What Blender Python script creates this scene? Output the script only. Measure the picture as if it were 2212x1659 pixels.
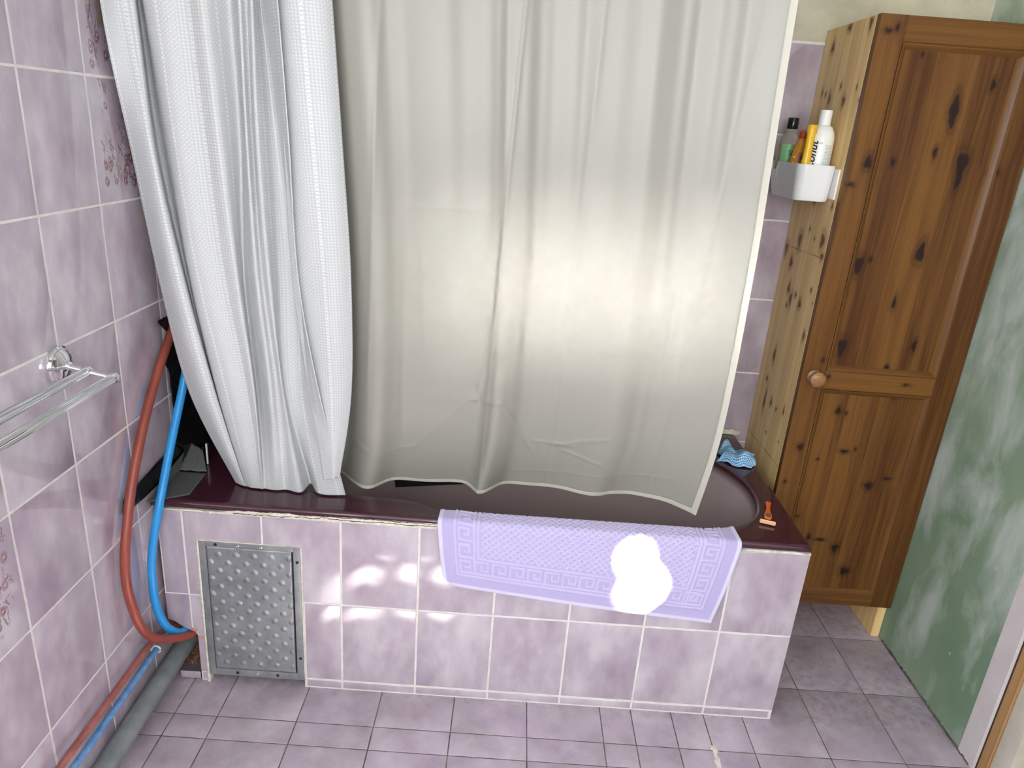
import bpy, bmesh, math, random
import numpy as np
from mathutils import Vector, Matrix, Euler
for o in list(bpy.data.objects): bpy.data.objects.remove(o)
SC = bpy.context.scene; COL = SC.collection
PI = math.pi

# ------------------------------------------------------------ camera
cam_d = bpy.data.cameras.new('camera'); cam = bpy.data.objects.new('camera', cam_d); COL.objects.link(cam)
cam_d.sensor_fit = 'HORIZONTAL'; cam_d.sensor_width = 36.0; cam_d.lens = 1531.48 / 2212 * 36
cam_d.clip_start = 0.02
M = Matrix.Rotation(-0.0076, 4, 'Z') @ Matrix.Rotation(1.2261, 4, 'X') @ Matrix.Rotation(0.0755, 4, 'Z')
cam.matrix_world = Matrix.Translation((0.8682, -1.5520, 1.4895)) @ M
SC.camera = cam

# ------------------------------------------------------------ view, world, sun, window light, added liner lamp
SC.view_settings.view_transform = 'Standard'; SC.view_settings.look = 'None'
SC.view_settings.exposure = 0.0; SC.view_settings.gamma = 1.0; SC.view_settings.use_curve_mapping = False
W = bpy.data.worlds.new('sky'); SC.world = W; W.use_nodes = True
bg = W.node_tree.nodes['Background']; bg.inputs[0].default_value = (0.78, 0.88, 1.0, 1); bg.inputs[1].default_value = 2.0
SUN_DIR = Vector((0.10, -0.86, 0.50)).normalized()          # towards the sun
sd = bpy.data.lights.new('sun', 'SUN'); sd.energy = 900; sd.angle = math.radians(1.3); sd.color = (1.0, 0.97, 0.93)
so = bpy.data.objects.new('sun', sd); COL.objects.link(so); so.rotation_euler = SUN_DIR.to_track_quat('Z', 'Y').to_euler()
WX0, WX1, WZ0, WZ1, YF = 0.40, 1.75, 1.05, 2.15, -2.60       # the window in the wall behind the camera
wl = bpy.data.lights.new('window_daylight', 'AREA'); wl.shape = 'RECTANGLE'; wl.size = WX1 - WX0 - .1; wl.size_y = WZ1 - WZ0 - .1
wl.energy = 50; wl.color = (0.93, 0.97, 1.0)
wo = bpy.data.objects.new('window_daylight', wl); COL.objects.link(wo)
wo.location = ((WX0 + WX1) / 2, YF + .03, (WZ0 + WZ1) / 2); wo.rotation_euler = (math.radians(90), 0, 0)

w2 = bpy.data.lights.new('liner_band_lamp', 'AREA'); w2.shape = 'RECTANGLE'; w2.size = .8; w2.size_y = .10; w2.spread = math.radians(12)  # added narrow-beam lamp, throws a soft bright band onto the liner curtain
w2.energy = 1.2; w2.color = (1.0, 0.99, 0.95); w2o = bpy.data.objects.new('liner_band_lamp', w2); COL.objects.link(w2o)
w2o.location = (1.25, YF + .04, 1.22); w2o.rotation_euler = (Vector((1.08, .17, 1.13)) - w2o.location).to_track_quat('-Z', 'Y').to_euler()

WY0, WY1 = -2.45, -1.45                                     # second window, in the left wall behind the camera
w3 = bpy.data.lights.new('side_window_daylight', 'AREA'); w3.shape = 'RECTANGLE'; w3.size = .9; w3.size_y = 1.0; w3.energy = 25; w3.color = (0.93, 0.97, 1.0)
w3o = bpy.data.objects.new('side_window_daylight', w3); COL.objects.link(w3o); w3o.location = (.03, (WY0 + WY1) / 2, 1.6); w3o.rotation_euler = (math.radians(90), 0, math.radians(-90))

# ------------------------------------------------------------ helpers
def link(o, parent=None):
    COL.objects.link(o)
    if parent is not None:
        o.parent = parent
        o.matrix_parent_inverse = parent.matrix_basis.inverted()
    return o
def tag(o, label=None, cat=None, group=None, kind=None):
    if label: o['label'] = label
    if cat: o['category'] = cat
    if group: o['group'] = group
    if kind: o['kind'] = kind
    return o
def thing(name, loc, label, cat, group=None):
    o = bpy.data.objects.new(name, None); o.location = loc; o.empty_display_size = .05
    COL.objects.link(o); return tag(o, label, cat, group)
class B:
    """collects geometry for ONE mesh"""
    def __init__(s): s.v = []; s.f = []; s.m = []; s.n = 0; s.at = {}; s.uv = {}
    def add(s, verts, faces, mi=0, attrs=None):
        verts = np.asarray(verts, float).reshape(-1, 3); s.v.append(verts)
        s.f += [tuple(i + s.n for i in f) for f in faces]; s.m += [mi] * len(faces)
        for k, a in (attrs or {}).items(): s.at.setdefault(k, []).append((s.n, np.asarray(a, float)))
        s.n += len(verts)
    def grid(s, P, mi=0, attrs=None, closeu=False, closev=False):
        nu, nv = P.shape[:2]
        fs = []
        for i in range(nu if closeu else nu - 1):
            a = i * nv; b = ((i + 1) % nu) * nv
            for j in range(nv if closev else nv - 1):
                k = (j + 1) % nv; fs.append((a + j, b + j, b + k, a + k))
        s.add(P.reshape(-1, 3), fs, mi, {k: v.reshape(-1, v.shape[-1]) for k, v in (attrs or {}).items()})
    def box(s, a, b, mi=0, bev=0.0):
        (x0, y0, z0), (x1, y1, z1) = a, b
        if bev <= 0:
            v = [(x, y, z) for x in (x0, x1) for y in (y0, y1) for z in (z0, z1)]
            s.add(v, [(0, 1, 3, 2), (4, 6, 7, 5), (0, 4, 5, 1), (2, 3, 7, 6), (0, 2, 6, 4), (1, 5, 7, 3)], mi); return
        bm = bmesh.new(); bmesh.ops.create_cube(bm, size=1)
        for v in bm.verts: v.co = Vector(((x0 + x1) / 2 + v.co.x * (x1 - x0), (y0 + y1) / 2 + v.co.y * (y1 - y0), (z0 + z1) / 2 + v.co.z * (z1 - z0)))
        bmesh.ops.bevel(bm, geom=bm.edges[:], offset=bev, segments=2, affect='EDGES', profile=.7)
        s.bm(bm, mi)
    def bm(s, bm, mi=0, mat=None):
        bm.verts.index_update()
        s.add([(mat @ v.co if mat else v.co)[:] for v in bm.verts], [[v.index for v in f.verts] for f in bm.faces], mi); bm.free()
    def lathe(s, prof, n=40, org=(0, 0, 0), axis='Z', mi=0, sx=1, sy=1, cap=True, a0=0):
        R = {'Z': Matrix.Identity(3), 'X': Matrix.Rotation(PI / 2, 3, 'Y'), 'Y': Matrix.Rotation(-PI / 2, 3, 'X')}[axis] if isinstance(axis, str) else Vector((0, 0, 1)).rotation_difference(Vector(axis)).to_matrix()
        R = np.array(R); t = np.linspace(0, 2 * PI, n, endpoint=False) + a0
        P = np.zeros((len(prof), n, 3))
        for i, (r, h) in enumerate(prof): P[i, :, 0] = r * np.cos(t) * sx; P[i, :, 1] = r * np.sin(t) * sy; P[i, :, 2] = h
        P = P @ R.T + np.array(org)
        P = P.transpose(1, 0, 2)[::1]
        s.grid(P, mi, closeu=True)
        if cap:
            m = len(prof)
            for k, rev in ((0, True), (m - 1, False)):
                ids = [i * m + k for i in range(n)]
                s.f.append(tuple(s.n - n * m + i for i in (ids[::-1] if rev else ids))); s.m.append(mi)
    def tube(s, pts, r, n=16, mi=0, cap=True, flute=0):
        pts = np.asarray(pts, float); m = len(pts); rr = np.full(m, r) if np.isscalar(r) else np.asarray(r)
        T = np.gradient(pts, axis=0); T /= np.linalg.norm(T, axis=1)[:, None]
        up = np.array([0, 0, 1.]) if abs(T[0][2]) < .9 else np.array([1., 0, 0])
        N = np.cross(T[0], up); N /= np.linalg.norm(N); P = np.zeros((m, n, 3)); t = np.linspace(0, 2 * PI, n, endpoint=False)
        fl = 1 + (flute * (np.arange(n) % 2) if flute else 0)
        for i in range(m):
            N = N - T[i] * (N @ T[i]); N /= np.linalg.norm(N); Bn = np.cross(T[i], N)
            P[i] = pts[i] + ((np.cos(t) * fl)[:, None] * N + (np.sin(t) * fl)[:, None] * Bn) * rr[i]
        s.grid(P, mi, closev=True)
        if cap:
            b0 = s.n - m * n
            s.f.append(tuple(b0 + i for i in range(n))[::-1]); s.m.append(mi)
            s.f.append(tuple(b0 + (m - 1) * n + i for i in range(n))); s.m.append(mi)
    def make(s, name, mats, parent=None, smooth=True, angle=40, sub=0):
        me = bpy.data.meshes.new(name); V = np.concatenate(s.v) if s.v else np.zeros((0, 3))
        me.from_pydata(V.tolist(), [], s.f)
        for m in (mats if isinstance(mats, (list, tuple)) else [mats]): me.materials.append(m)
        me.polygons.foreach_set('material_index', s.m)
        for k, parts in s.at.items():
            w = parts[0][1].shape[1]
            arr = np.zeros((len(V), 4)); arr[:, 3] = 0
            for o0, a in parts: arr[o0:o0 + len(a), :w] = a
            at = me.color_attributes.new(k, 'FLOAT_COLOR', 'POINT'); at.data.foreach_set('color', arr.ravel())
        me.polygons.foreach_set('use_smooth', [bool(smooth)] * len(me.polygons))
        me.validate(); me.update()
        if smooth and angle: me.set_sharp_from_angle(angle=math.radians(angle))
        o = bpy.data.objects.new(name, me); link(o, parent)
        if sub:
            md = o.modifiers.new('sub', 'SUBSURF'); md.levels = md.render_levels = sub
        return o
def catmull(P, n, closed=False):
    """P (k,...) control points -> n samples along axis 0"""
    P = np.asarray(P, float); k = len(P); out = []
    span = k if closed else k - 1
    for t in np.linspace(0, span, n, endpoint=not closed):
        i = min(int(t), span - 1); u = t - i
        g = (lambda j: P[j % k]) if closed else (lambda j: P[max(0, min(k - 1, j))])
        a, b, c, d = g(i - 1), g(i), g(i + 1), g(i + 2)
        out.append(.5 * ((2 * b) + (c - a) * u + (2 * a - 5 * b + 4 * c - d) * u * u + (3 * b - a - 3 * c + d) * u ** 3))
    return np.array(out)

# ------------------------------------------------------------ materials
def mat(name, color=(.8, .8, .8), rough=.5, metal=0., **kw):
    m = bpy.data.materials.new(name); m.use_nodes = True; b = m.node_tree.nodes['Principled BSDF']
    b.inputs['Base Color'].default_value = (*color, 1); b.inputs['Roughness'].default_value = rough; b.inputs['Metallic'].default_value = metal
    for k, v in kw.items():
        b.inputs[k.replace('_', ' ')].default_value = v
    return m
class NT:
    def __init__(s, m): s.m = m; s.t = m.node_tree; s.b = s.t.nodes['Principled BSDF']
    def n(s, typ, **kw):
        nd = s.t.nodes.new(typ)
        for k, v in kw.items():
            if k.startswith('i_'):
                key = k[2:]; key = int(key) if key.isdigit() else key.replace('_', ' ')
                if isinstance(v, bpy.types.NodeSocket): s.t.links.new(v, nd.inputs[key])
                else: nd.inputs[key].default_value = v
            else: setattr(nd, k, v)
        return nd
    def l(s, a, b): s.t.links.new(a, b)
    def math(s, op, a, b=0., c=0.): return s.n('ShaderNodeMath', operation=op, i_0=a, i_1=b, i_2=c).outputs[0]
    def mix(s, f, a, b, blend='MIX'):
        nd = s.n('ShaderNodeMix', data_type='RGBA', blend_type=blend)
        for k, v in ((0, f), (6, a), (7, b)):
            if isinstance(v, bpy.types.NodeSocket): s.t.links.new(v, nd.inputs[k])
            else: nd.inputs[k].default_value = (*v, 1) if (k > 0 and len(v) == 3) else v
        return nd.outputs[2]
    def ramp(s, f, stops):
        nd = s.n('ShaderNodeValToRGB', i_0=f); e = nd.color_ramp.elements
        while len(e) < len(stops): e.new(.5)
        for el, (p, c) in zip(e, stops): el.position = p; el.color = (*c, 1) if len(c) == 3 else (c[0], c[0], c[0], 1)
        return nd.outputs[0]
    def noise(s, vec, scale, detail=3., rough=.5, w=None, dist=0.):
        nd = s.n('ShaderNodeTexNoise', noise_dimensions='4D' if w is not None else '3D', i_Vector=vec, i_Scale=scale, i_Detail=detail, i_Roughness=rough, i_Distortion=dist)
        if w is not None: s.l(w, nd.inputs['W'])
        return nd.outputs[0]
    def obj(s, scale=None):
        c = s.n('ShaderNodeTexCoord').outputs['Object']
        if scale: c = s.n('ShaderNodeMapping', i_Vector=c, i_Scale=scale).outputs[0]
        return c
    def bump(s, h, strength=.3, dist=.002, normal=None):
        nd = s.n('ShaderNodeBump', i_Height=h, i_Strength=strength, i_Distance=dist)
        if normal is not None: s.l(normal, nd.inputs['Normal'])
        s.l(nd.outputs[0], s.b.inputs['Normal']); return nd.outputs[0]
    def base(s, c): s.l(c, s.b.inputs['Base Color'])
    def rough(s, c): s.l(c, s.b.inputs['Roughness'])

def tile_mat(name, dirt=0., rough=.065, lo=(.325, .245, .305), mid=(.450, .378, .428), hi=(.58, .53, .56)):
    m = mat(name, rough=rough, IOR=1.95); t = NT(m); rnd = t.math('MULTIPLY', t.n('ShaderNodeNewGeometry').outputs['Random Per Island'], 40.)
    c = t.obj(); a = t.noise(t.obj((1, 1, .6)), 8., 2., .5, rnd, .2); b = t.noise(t.obj((1, 1, .5)), 22., 3., .6, rnd)
    f = t.math('ADD', t.math('MULTIPLY', a, .66), t.math('MULTIPLY', b, .34))
    col = t.ramp(f, [(.34, lo), (.50, mid), (.66, hi)])
    pr = t.n('ShaderNodeAttribute', attribute_name='print')
    col = t.mix(pr.outputs['Alpha'], col, pr.outputs['Color'])
    if dirt:
        d = t.noise(c, 5., 6., .72); d2 = t.noise(c, 60., 4., .7)
        dd = t.math('MULTIPLY', t.ramp(d, [(.44, (0,)), (.70, (1,))]), dirt)
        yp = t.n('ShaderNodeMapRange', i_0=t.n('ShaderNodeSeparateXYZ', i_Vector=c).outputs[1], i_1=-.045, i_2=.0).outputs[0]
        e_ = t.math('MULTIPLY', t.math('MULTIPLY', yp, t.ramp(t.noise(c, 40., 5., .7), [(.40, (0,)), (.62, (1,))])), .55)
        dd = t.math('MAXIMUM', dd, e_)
        col = t.mix(dd, col, (.20, .165, .14))
        sp = t.ramp(d2, [(.70, (0,)), (.74, (1,))]); col = t.mix(t.math('MULTIPLY', sp, .5), col, (.12, .10, .09))
        t.rough(t.math('ADD', t.math('MULTIPLY', d, .35), rough - .05))
    t.base(col); t.bump(t.noise(c, 7., 1.), .12, .004)
    return m
M_TILE = tile_mat('lilac_glazed_tile')
M_FTILE = tile_mat('lilac_floor_tile', .55, .34, (.36, .285, .36), (.46, .38, .45), (.55, .475, .53))
def simple_noise(name, c1, c2, scale=20., rough=.6, bump=.0, bscale=80., sc=None, **kw):
    m = mat(name, rough=rough, **kw); t = NT(m); c = t.obj(sc)
    t.base(t.mix(t.ramp(t.noise(c, scale, 4., .6), [(.35, (0,)), (.65, (1,))]), c1, c2))
    if bump: t.bump(t.noise(c, bscale, 4., .6), bump, .002)
    return m
M_GROUT = simple_noise('pale_grout', (.66, .62, .57), (.78, .75, .71), 30., .85, .2)
M_FGROUT = simple_noise('dark_dirty_grout', (.05, .045, .04), (.20, .17, .14), 18., .9, .3)
M_CREAM = simple_noise('cream_rough_plaster', (.50, .46, .33), (.60, .56, .42), 12., .9, .9, 160.)
M_CEIL = mat('white_ceiling', (.82, .82, .80), .9)
M_WHITEP = simple_noise('white_painted_wall', (.62, .57, .56), (.70, .66, .65), 9., .6)
M_CREAMP = simple_noise('cream_gloss_paint', (.58, .55, .44), (.66, .63, .54), 14., .35)
M_SEAL = simple_noise('cracked_cream_sealant', (.62, .58, .44), (.80, .77, .68), 60., .8, .6, 200.)
M_CRACK = mat('dark_crack', (.03, .025, .02), .9)
M_BLACKP = mat('black_plastic_film', (.006, .006, .007), .22); t = NT(M_BLACKP); t.bump(t.noise(t.obj(), 9., 2., .5, dist=1.), .6, .012)
M_TAPE = mat('grey_duct_tape', (.10, .105, .10), .38); t = NT(M_TAPE); t.bump(t.noise(t.obj(), 40., 4.), .6, .004)
M_STEEL = mat('galvanised_steel', (.33, .345, .355), .5, .6); t = NT(M_STEEL)
t.base(t.mix(t.ramp(t.noise(t.obj(), 14., 5., .65), [(.35, (0,)), (.7, (1,))]), (.26, .275, .28), (.42, .435, .44))); t.rough(t.ramp(t.noise(t.obj(), 25., 3.), [(.3, (.32,)), (.7, (.52,))]))
M_CHROME = mat('chrome', (.82, .82, .83), .09, 1.)
M_RED = simple_noise('red_brown_plastic_hose', (.21, .038, .022), (.27, .055, .034), 9., .42)
M_BLUE = simple_noise('bright_blue_plastic_hose', (.015, .245, .60), (.025, .30, .68), 9., .38)
M_REDD = simple_noise('dusty_red_pipe', (.22, .055, .045), (.33, .11, .09), 30., .55)
M_BLUED = simple_noise('dusty_blue_pipe', (.06, .19, .42), (.16, .32, .55), 60., .5)
M_GREY = simple_noise('grey_waste_pipe', (.15, .165, .17), (.21, .23, .23), 20., .5)
M_BRICK = simple_noise('broken_brown_core', (.10, .05, .03), (.24, .13, .07), 60., .9, .8, 120.)
M_TERRA = simple_noise('broken_tile_biscuit', (.42, .19, .12), (.52, .27, .18), 60., .9, .5)
M_DARK = mat('dark_void', (.012, .010, .009), .9)
M_BATH = mat('burgundy_acrylic', (.070, .012, .026), .14, Coat_Weight=.3, Coat_Roughness=.05); t = NT(M_BATH)
sc_ = t.ramp(t.noise(t.obj((1, 1, .3)), 30., 6., .75), [(.62, (0,)), (.80, (1,))])
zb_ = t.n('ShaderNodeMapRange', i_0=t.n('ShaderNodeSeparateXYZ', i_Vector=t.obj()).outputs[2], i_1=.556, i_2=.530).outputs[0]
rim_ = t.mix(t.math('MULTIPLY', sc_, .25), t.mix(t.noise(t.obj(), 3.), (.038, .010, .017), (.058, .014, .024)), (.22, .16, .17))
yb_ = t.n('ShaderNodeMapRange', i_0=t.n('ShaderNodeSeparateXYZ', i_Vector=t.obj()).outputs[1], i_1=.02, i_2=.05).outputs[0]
t.base(t.mix(t.math('MULTIPLY', t.math('MULTIPLY', zb_, yb_), .85), rim_, (.46, .36, .355)))  # paler grey-brown inside the basin: the curtain's reflection put into the colour
t.rough(t.ramp(t.noise(t.obj(), 35., 5., .7), [(.3, (.10,)), (.75, (.26,))]))
M_WPLAST = mat('white_plastic', (.80, .79, .76), .32)

def wood(name, light, dark, knotc, boardvar=.5, rough=.45, ringc=None):
    m = mat(name, rough=rough); t = NT(m); k = t.n('ShaderNodeAttribute', attribute_name='wk'); g = t.n('ShaderNodeAttribute', attribute_name='wg')
    sx = t.n('ShaderNodeSeparateColor', i_Color=k.outputs['Color'])
    knot, tone, ring = sx.outputs[0], sx.outputs[1], sx.outputs[2]
    v = t.n('ShaderNodeMapping', i_Vector=g.outputs['Vector'], i_Scale=(60., 1.6, 1.)).outputs[0]
    v2 = t.n('ShaderNodeMapping', i_Vector=g.outputs['Vector'], i_Scale=(260., 6., 1.)).outputs[0]
    gr = t.math('ADD', t.math('MULTIPLY', t.noise(v, 1., 3., .6), .65), t.math('MULTIPLY', t.noise(v2, 1., 3., .6), .35))
    f = t.math('ADD', t.ramp(gr, [(.35, (0,)), (.66, (1,))]), t.math('MULTIPLY', t.math('SUBTRACT', tone, .5), boardvar * 2))
    f = t.n('ShaderNodeClamp', i_Value=f).outputs[0]
    col = t.mix(f, light, dark)
    col = t.mix(t.math('MULTIPLY', ring, .75), col, ringc or tuple(c * .6 for c in dark))
    col = t.mix(knot, col, knotc)
    t.base(col); t.bump(gr, .12, .001); t.b.inputs['Specular IOR Level'].default_value = .32; return m
M_DOOR = wood('stained_pine', (.170, .073, .015), (.074, .025, .006), (.017, .006, .005), .42, .36)
M_PINE = wood('pale_pine', (.88, .66, .32), (.74, .48, .20), (.17, .06, .022), .34, .5, (.30, .15, .05))
M_RAW = wood('raw_door_timber', (.42, .24, .10), (.33, .17, .06), (.10, .05, .03), .3, .6)

# ------------------------------------------------------------ wood boards
def knot_fields(u, v, knots, lines=()):
    K = np.zeros_like(u); Rg = np.zeros_like(u); wu = u.copy()
    for i, (ku, kv, a, b) in enumerate(knots):
        du, dv = (u - ku) / a, (v - kv) / b; r = np.sqrt(du ** 2 + dv ** 2) + .12 * np.sin(3 * np.arctan2(dv, du) + i * 1.7)
        K = np.maximum(K, 1 / (1 + np.exp((r - .68) * 20)))
        Rg = np.maximum(Rg, .55 * np.exp(-((r - 1.0) / .25) ** 2) + .22 * np.exp(-(du / 1.2) ** 2 - (dv / 2.2) ** 2))
        wu += a * .9 * du / (1 + du ** 2 + .22 * dv ** 2)
    for (v0, s) in lines: K = np.maximum(K, .75 * np.exp(-((v - v0 - s * (u - u.min())) / .0012) ** 2))
    return K, np.clip(Rg, 0, 1), wu
def board(b, O, U, V, N, w, h, t, knots=(), res=.004, bounds=None, seed=0, lines=(), horiz=False, mi=0):
    """slab whose front face is at O + N*t; local u along U, v along V; grain along V (or U when horiz)"""
    O, U, V, N = (np.asarray(x, float) for x in (O, U, V, N))
    nu, nv = max(3, int(w / res) + 1), max(3, int(h / res) + 1)
    uu = np.concatenate([[0, .0012], np.linspace(0, w, nu)[1:-1], [w - .0012, w]]); vv = np.concatenate([[0, .0012], np.linspace(0, h, nv)[1:-1], [h - .0012, h]])
    u, v = np.meshgrid(uu, vv, indexing='ij')
    d = np.full_like(u, t); e = (u <= 0) | (u >= w) | (v <= 0) | (v >= h); d[e] = t - .0012
    P = O + u[..., None] * U + v[..., None] * V + d[..., None] * N
    K, Rg, wu = knot_fields(u, v, knots, lines)
    rs = np.random.RandomState(seed); a, c = (wu, v) if not horiz else (v, u)
    if bounds is None: bounds = [0, (w if not horiz else h)]
    idx = np.clip(np.searchsorted(bounds, (u if not horiz else v), side='right') - 1, 0, len(bounds) - 2); tn = rs.rand(len(bounds)); of = rs.rand(len(bounds)) * 5
    tone = tn[idx]
    wk = np.stack([K, tone, Rg], -1); wg = np.stack([a + of[idx], c, np.full_like(a, seed * 1.37)], -1)
    b.grid(P, mi, {'wk': wk, 'wg': wg})
    # sides and back
    c4 = [O, O + U * w, O + U * w + V * h, O + V * h]; f4 = [p + N * (t - .0012) for p in c4]
    for i in range(4):
        j = (i + 1) % 4; L = np.linalg.norm(c4[j] - c4[i]); q = [c4[i], c4[j], f4[j], f4[i]]
        g_ = np.array([[0, 0, seed], [0, L, seed], [t, L, seed], [t, 0, seed]], float)
        b.add(q, [(0, 1, 2, 3)], mi, {'wk': np.tile([0, .5, 0], (4, 1)), 'wg': g_})
    b.add(c4, [(0, 3, 2, 1)], mi, {'wk': np.tile([0, .5, 0], (4, 1)), 'wg': np.array([[0, 0, 1], [w, 0, 1], [w, h, 1], [0, h, 1]], float)})

# ------------------------------------------------------------ tiles
def tiles(b, rects, O, U, V, N, g=.0052, th=.0012, mi=1, prints=None):
    O, U, V, N = (np.asarray(x, float) for x in (O, U, V, N))
    for r in rects:
        if len(r) == 4 and not isinstance(r[0], (tuple, list)):
            u0, u1, v0, v1 = r; poly = [(u0, v0), (u1, v0), (u1, v1), (u0, v1)]
            u0, u1, v0, v1 = u0 + g / 2, u1 - g / 2, v0 + g / 2, v1 - g / 2; e = .0011
            rings = [([(u0, v0), (u1, v0), (u1, v1), (u0, v1)], -.0015), ([(u0, v0), (u1, v0), (u1, v1), (u0, v1)], th - e * .6),
                     ([(u0 + e * .4, v0 + e * .4), (u1 - e * .4, v0 + e * .4), (u1 - e * .4, v1 - e * .4), (u0 + e * .4, v1 - e * .4)], th - e * .15),
                     ([(u0 + e, v0 + e), (u1 - e, v0 + e), (u1 - e, v1 - e), (u0 + e, v1 - e)], th)]
            key = (round(r[0], 3), round(r[2], 3)); pr = prints.get(key) if prints else None
        else:
            rings = [(r, -.0015), (r, th)]; pr = None
        vs = []; fs = []; n = len(rings[0][0])
        for pts, d in rings: vs += [O + U * p[0] + V * p[1] + N * d for p in pts]
        for k in range(len(rings) - 1):
            for i in range(n): j = (i + 1) % n; fs.append((k * n + i, k * n + j, (k + 1) * n + j, (k + 1) * n + i))
        if pr is None: fs.append(tuple((len(rings) - 1) * n + i for i in range(n)))
        b.add(vs, fs, mi, {'print': np.zeros((len(vs), 4))})
        if pr is not None:
            pts = rings[-1][0]; H_, W_ = pr.shape[:2]
            us = np.linspace(pts[0][0], pts[1][0], W_); vv = np.linspace(pts[0][1], pts[2][1], H_)
            uu, v_ = np.meshgrid(us, vv, indexing='ij')
            P = O + uu[..., None] * U + v_[..., None] * V + th * N
            b.grid(P, mi, {'print': pr.transpose(1, 0, 2)})
# ================================================================ printed flower tiles (generic bouquets)
def canvas(w, h): return np.zeros((h, w, 4))
def blob(C, cx, cy, a, b, ang, col, al=1., soft=.18):
    h, w = C.shape[:2]; R = int(max(a, b) * 1.5) + 2
    x0, x1, y0, y1 = max(0, int(cx) - R), min(w, int(cx) + R + 1), max(0, int(cy) - R), min(h, int(cy) + R + 1)
    if x0 >= x1 or y0 >= y1: return
    X, Y = np.meshgrid(np.arange(x0, x1), np.arange(y0, y1)); dx, dy = X - cx, Y - cy
    u = (dx * math.cos(ang) + dy * math.sin(ang)) / a; v = (-dx * math.sin(ang) + dy * math.cos(ang)) / b
    m = np.clip((1 - np.sqrt(u * u + v * v)) / soft, 0, 1) * al
    S = C[y0:y1, x0:x1]; na = m + S[..., 3] * (1 - m)
    for k in range(3): S[..., k] = np.where(na > 1e-4, (col[k] * m + S[..., k] * S[..., 3] * (1 - m)) / np.maximum(na, 1e-4), S[..., k])
    S[..., 3] = na
def stroke(C, pts, wd, col, al=.9):
    for (ax, ay), (bx, by) in zip(pts[:-1], pts[1:]):
        n = max(2, int(math.hypot(bx - ax, by - ay)))
        for i in range(n): blob(C, ax + (bx - ax) * i / n, ay + (by - ay) * i / n, wd, wd, 0, col, al, .5)
def daisy(C, cx, cy, r, n, col, cen):
    for i in range(n):
        a = 2 * PI * i / n; blob(C, cx + r * .6 * math.cos(a), cy + r * .6 * math.sin(a), r * .48, r * .2, a, col, .9)
    blob(C, cx, cy, r * .26, r * .26, 0, cen, 1)
PINK, DPINK, BRN, CRM, OLV, MAU = (.24, .095, .135), (.13, .05, .075), (.12, .08, .07), (.52, .46, .42), (.22, .18, .08), (.22, .15, .21)
def bouquet(C, rnd, x0, x1, y0, y1, n, big=.4):
    for i in range(n):
        x = rnd.uniform(x0, x1); y = rnd.uniform(y0, y1); k = rnd.random() * .85; L = rnd.uniform(8, 26); a = rnd.uniform(-.5, .5) + PI / 2
        if k < .3:
            stroke(C, [(x, y), (x + L * .5 * math.cos(a), y + L * .5 * math.sin(a)), (x + L * math.cos(a + .3), y + L * math.sin(a + .3))], 1.0, BRN, .7)
        elif k < .55:
            for q in range(5): blob(C, x + q * 3.2 * math.cos(a) + rnd.choice((-2, 2)), y + q * 3.6, 3.2, 1.5, a + rnd.choice((-.7, .7)), BRN if rnd.random() < .6 else OLV, .75)
        elif k < .72: daisy(C, x, y, rnd.uniform(4, 6.5), 8, CRM, BRN)
        elif k < .9:
            r = rnd.uniform(4, 7.5) * (1 + big); blob(C, x, y, r, r * .75, a, PINK, .75); blob(C, x + 1, y - 1, r * .6, r * .35, a + .8, DPINK, .8); blob(C, x, y, r * .3, r * .3, 0, CRM, .8)
        else:
            for q in range(6): blob(C, x + rnd.uniform(-5, 5), y + rnd.uniform(-5, 5), 1.2, 1.2, 0, CRM, .8)
rnd = random.Random(4); TWp, THp = 165, 206                      # 1.2 mm cells, v up
up, lo_, bt = canvas(TWp, THp), canvas(TWp, THp), canvas(TWp, THp)
blob(up, 78, 120, 60, 95, 0, MAU, .45, .8); blob(lo_, 95, 130, 62, 95, 0, MAU, .35, .8)
for q in range(40): blob(up, 62 + rnd.uniform(-9, 9), 78 + rnd.uniform(-2, 52), 3, 9, rnd.uniform(-.3, .3), OLV, .35)
bouquet(up, rnd, 22, 48, 5, 200, 44); bouquet(up, rnd, 60, 160, 5, 60, 26)
bouquet(lo_, rnd, 34, 58, 60, 200, 16); bouquet(lo_, rnd, 22, 60, 25, 95, 26); bouquet(lo_, rnd, 60, 160, 20, 90, 60, .7); bouquet(lo_, rnd, 90, 160, 90, 170, 40)
for q in range(60): blob(lo_, rnd.uniform(60, 120), rnd.uniform(90, 190), 1.1, 1.1, 0, MAU, .7)
bouquet(bt, rnd, 60, 150, 30, 190, 70, .6)

# ================================================================ the room
PX, PZ = 0.0759, 0.2
YC = -0.057
rows = [(0.0, .03)] + [(.03 + .25 * k, .28 + .25 * k) for k in range(7)]
# left wall
b = B(); b.box((-.12, -2.6, -.02), (-.0010, .703, WZ0), 0); b.box((-.12, -2.6, WZ0), (-.001, WY0, 2.4), 0); b.box((-.12, WY1, WZ0), (-.001, .703, 2.4), 0); b.box((-.12, WY0, WZ1), (-.001, WY1, 2.4), 0)
cols_ = [(YC + .2 * k, YC + .2 * (k + 1)) for k in range(-13, 3)] + [(YC + .6, .703)]
prints = {(round(YC, 3), 1.53): up, (round(YC, 3), 1.28): lo_, (round(YC - .6, 3), .53): bt}
tiles(b, [(a, c, z0, z1) for a, c in cols_ for z0, z1 in rows if not (c > WY0 + .001 and a < WY1 - .001 and z1 > WZ0)], (0, 0, 0), (0, 1, 0), (0, 0, 1), (1, 0, 0), prints=prints, th=0.0)
b.add([(0, WY1, 1.78), (0, .703, 1.78), (0, .703, 2.4), (0, WY1, 2.4)], [(0, 1, 2, 3)], 2)
wl_ = b.make('wall_left', [M_GROUT, M_TILE, M_CREAM]); tag(wl_, 'lilac tiled wall on the left with two flower printed tiles', kind='structure')
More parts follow.
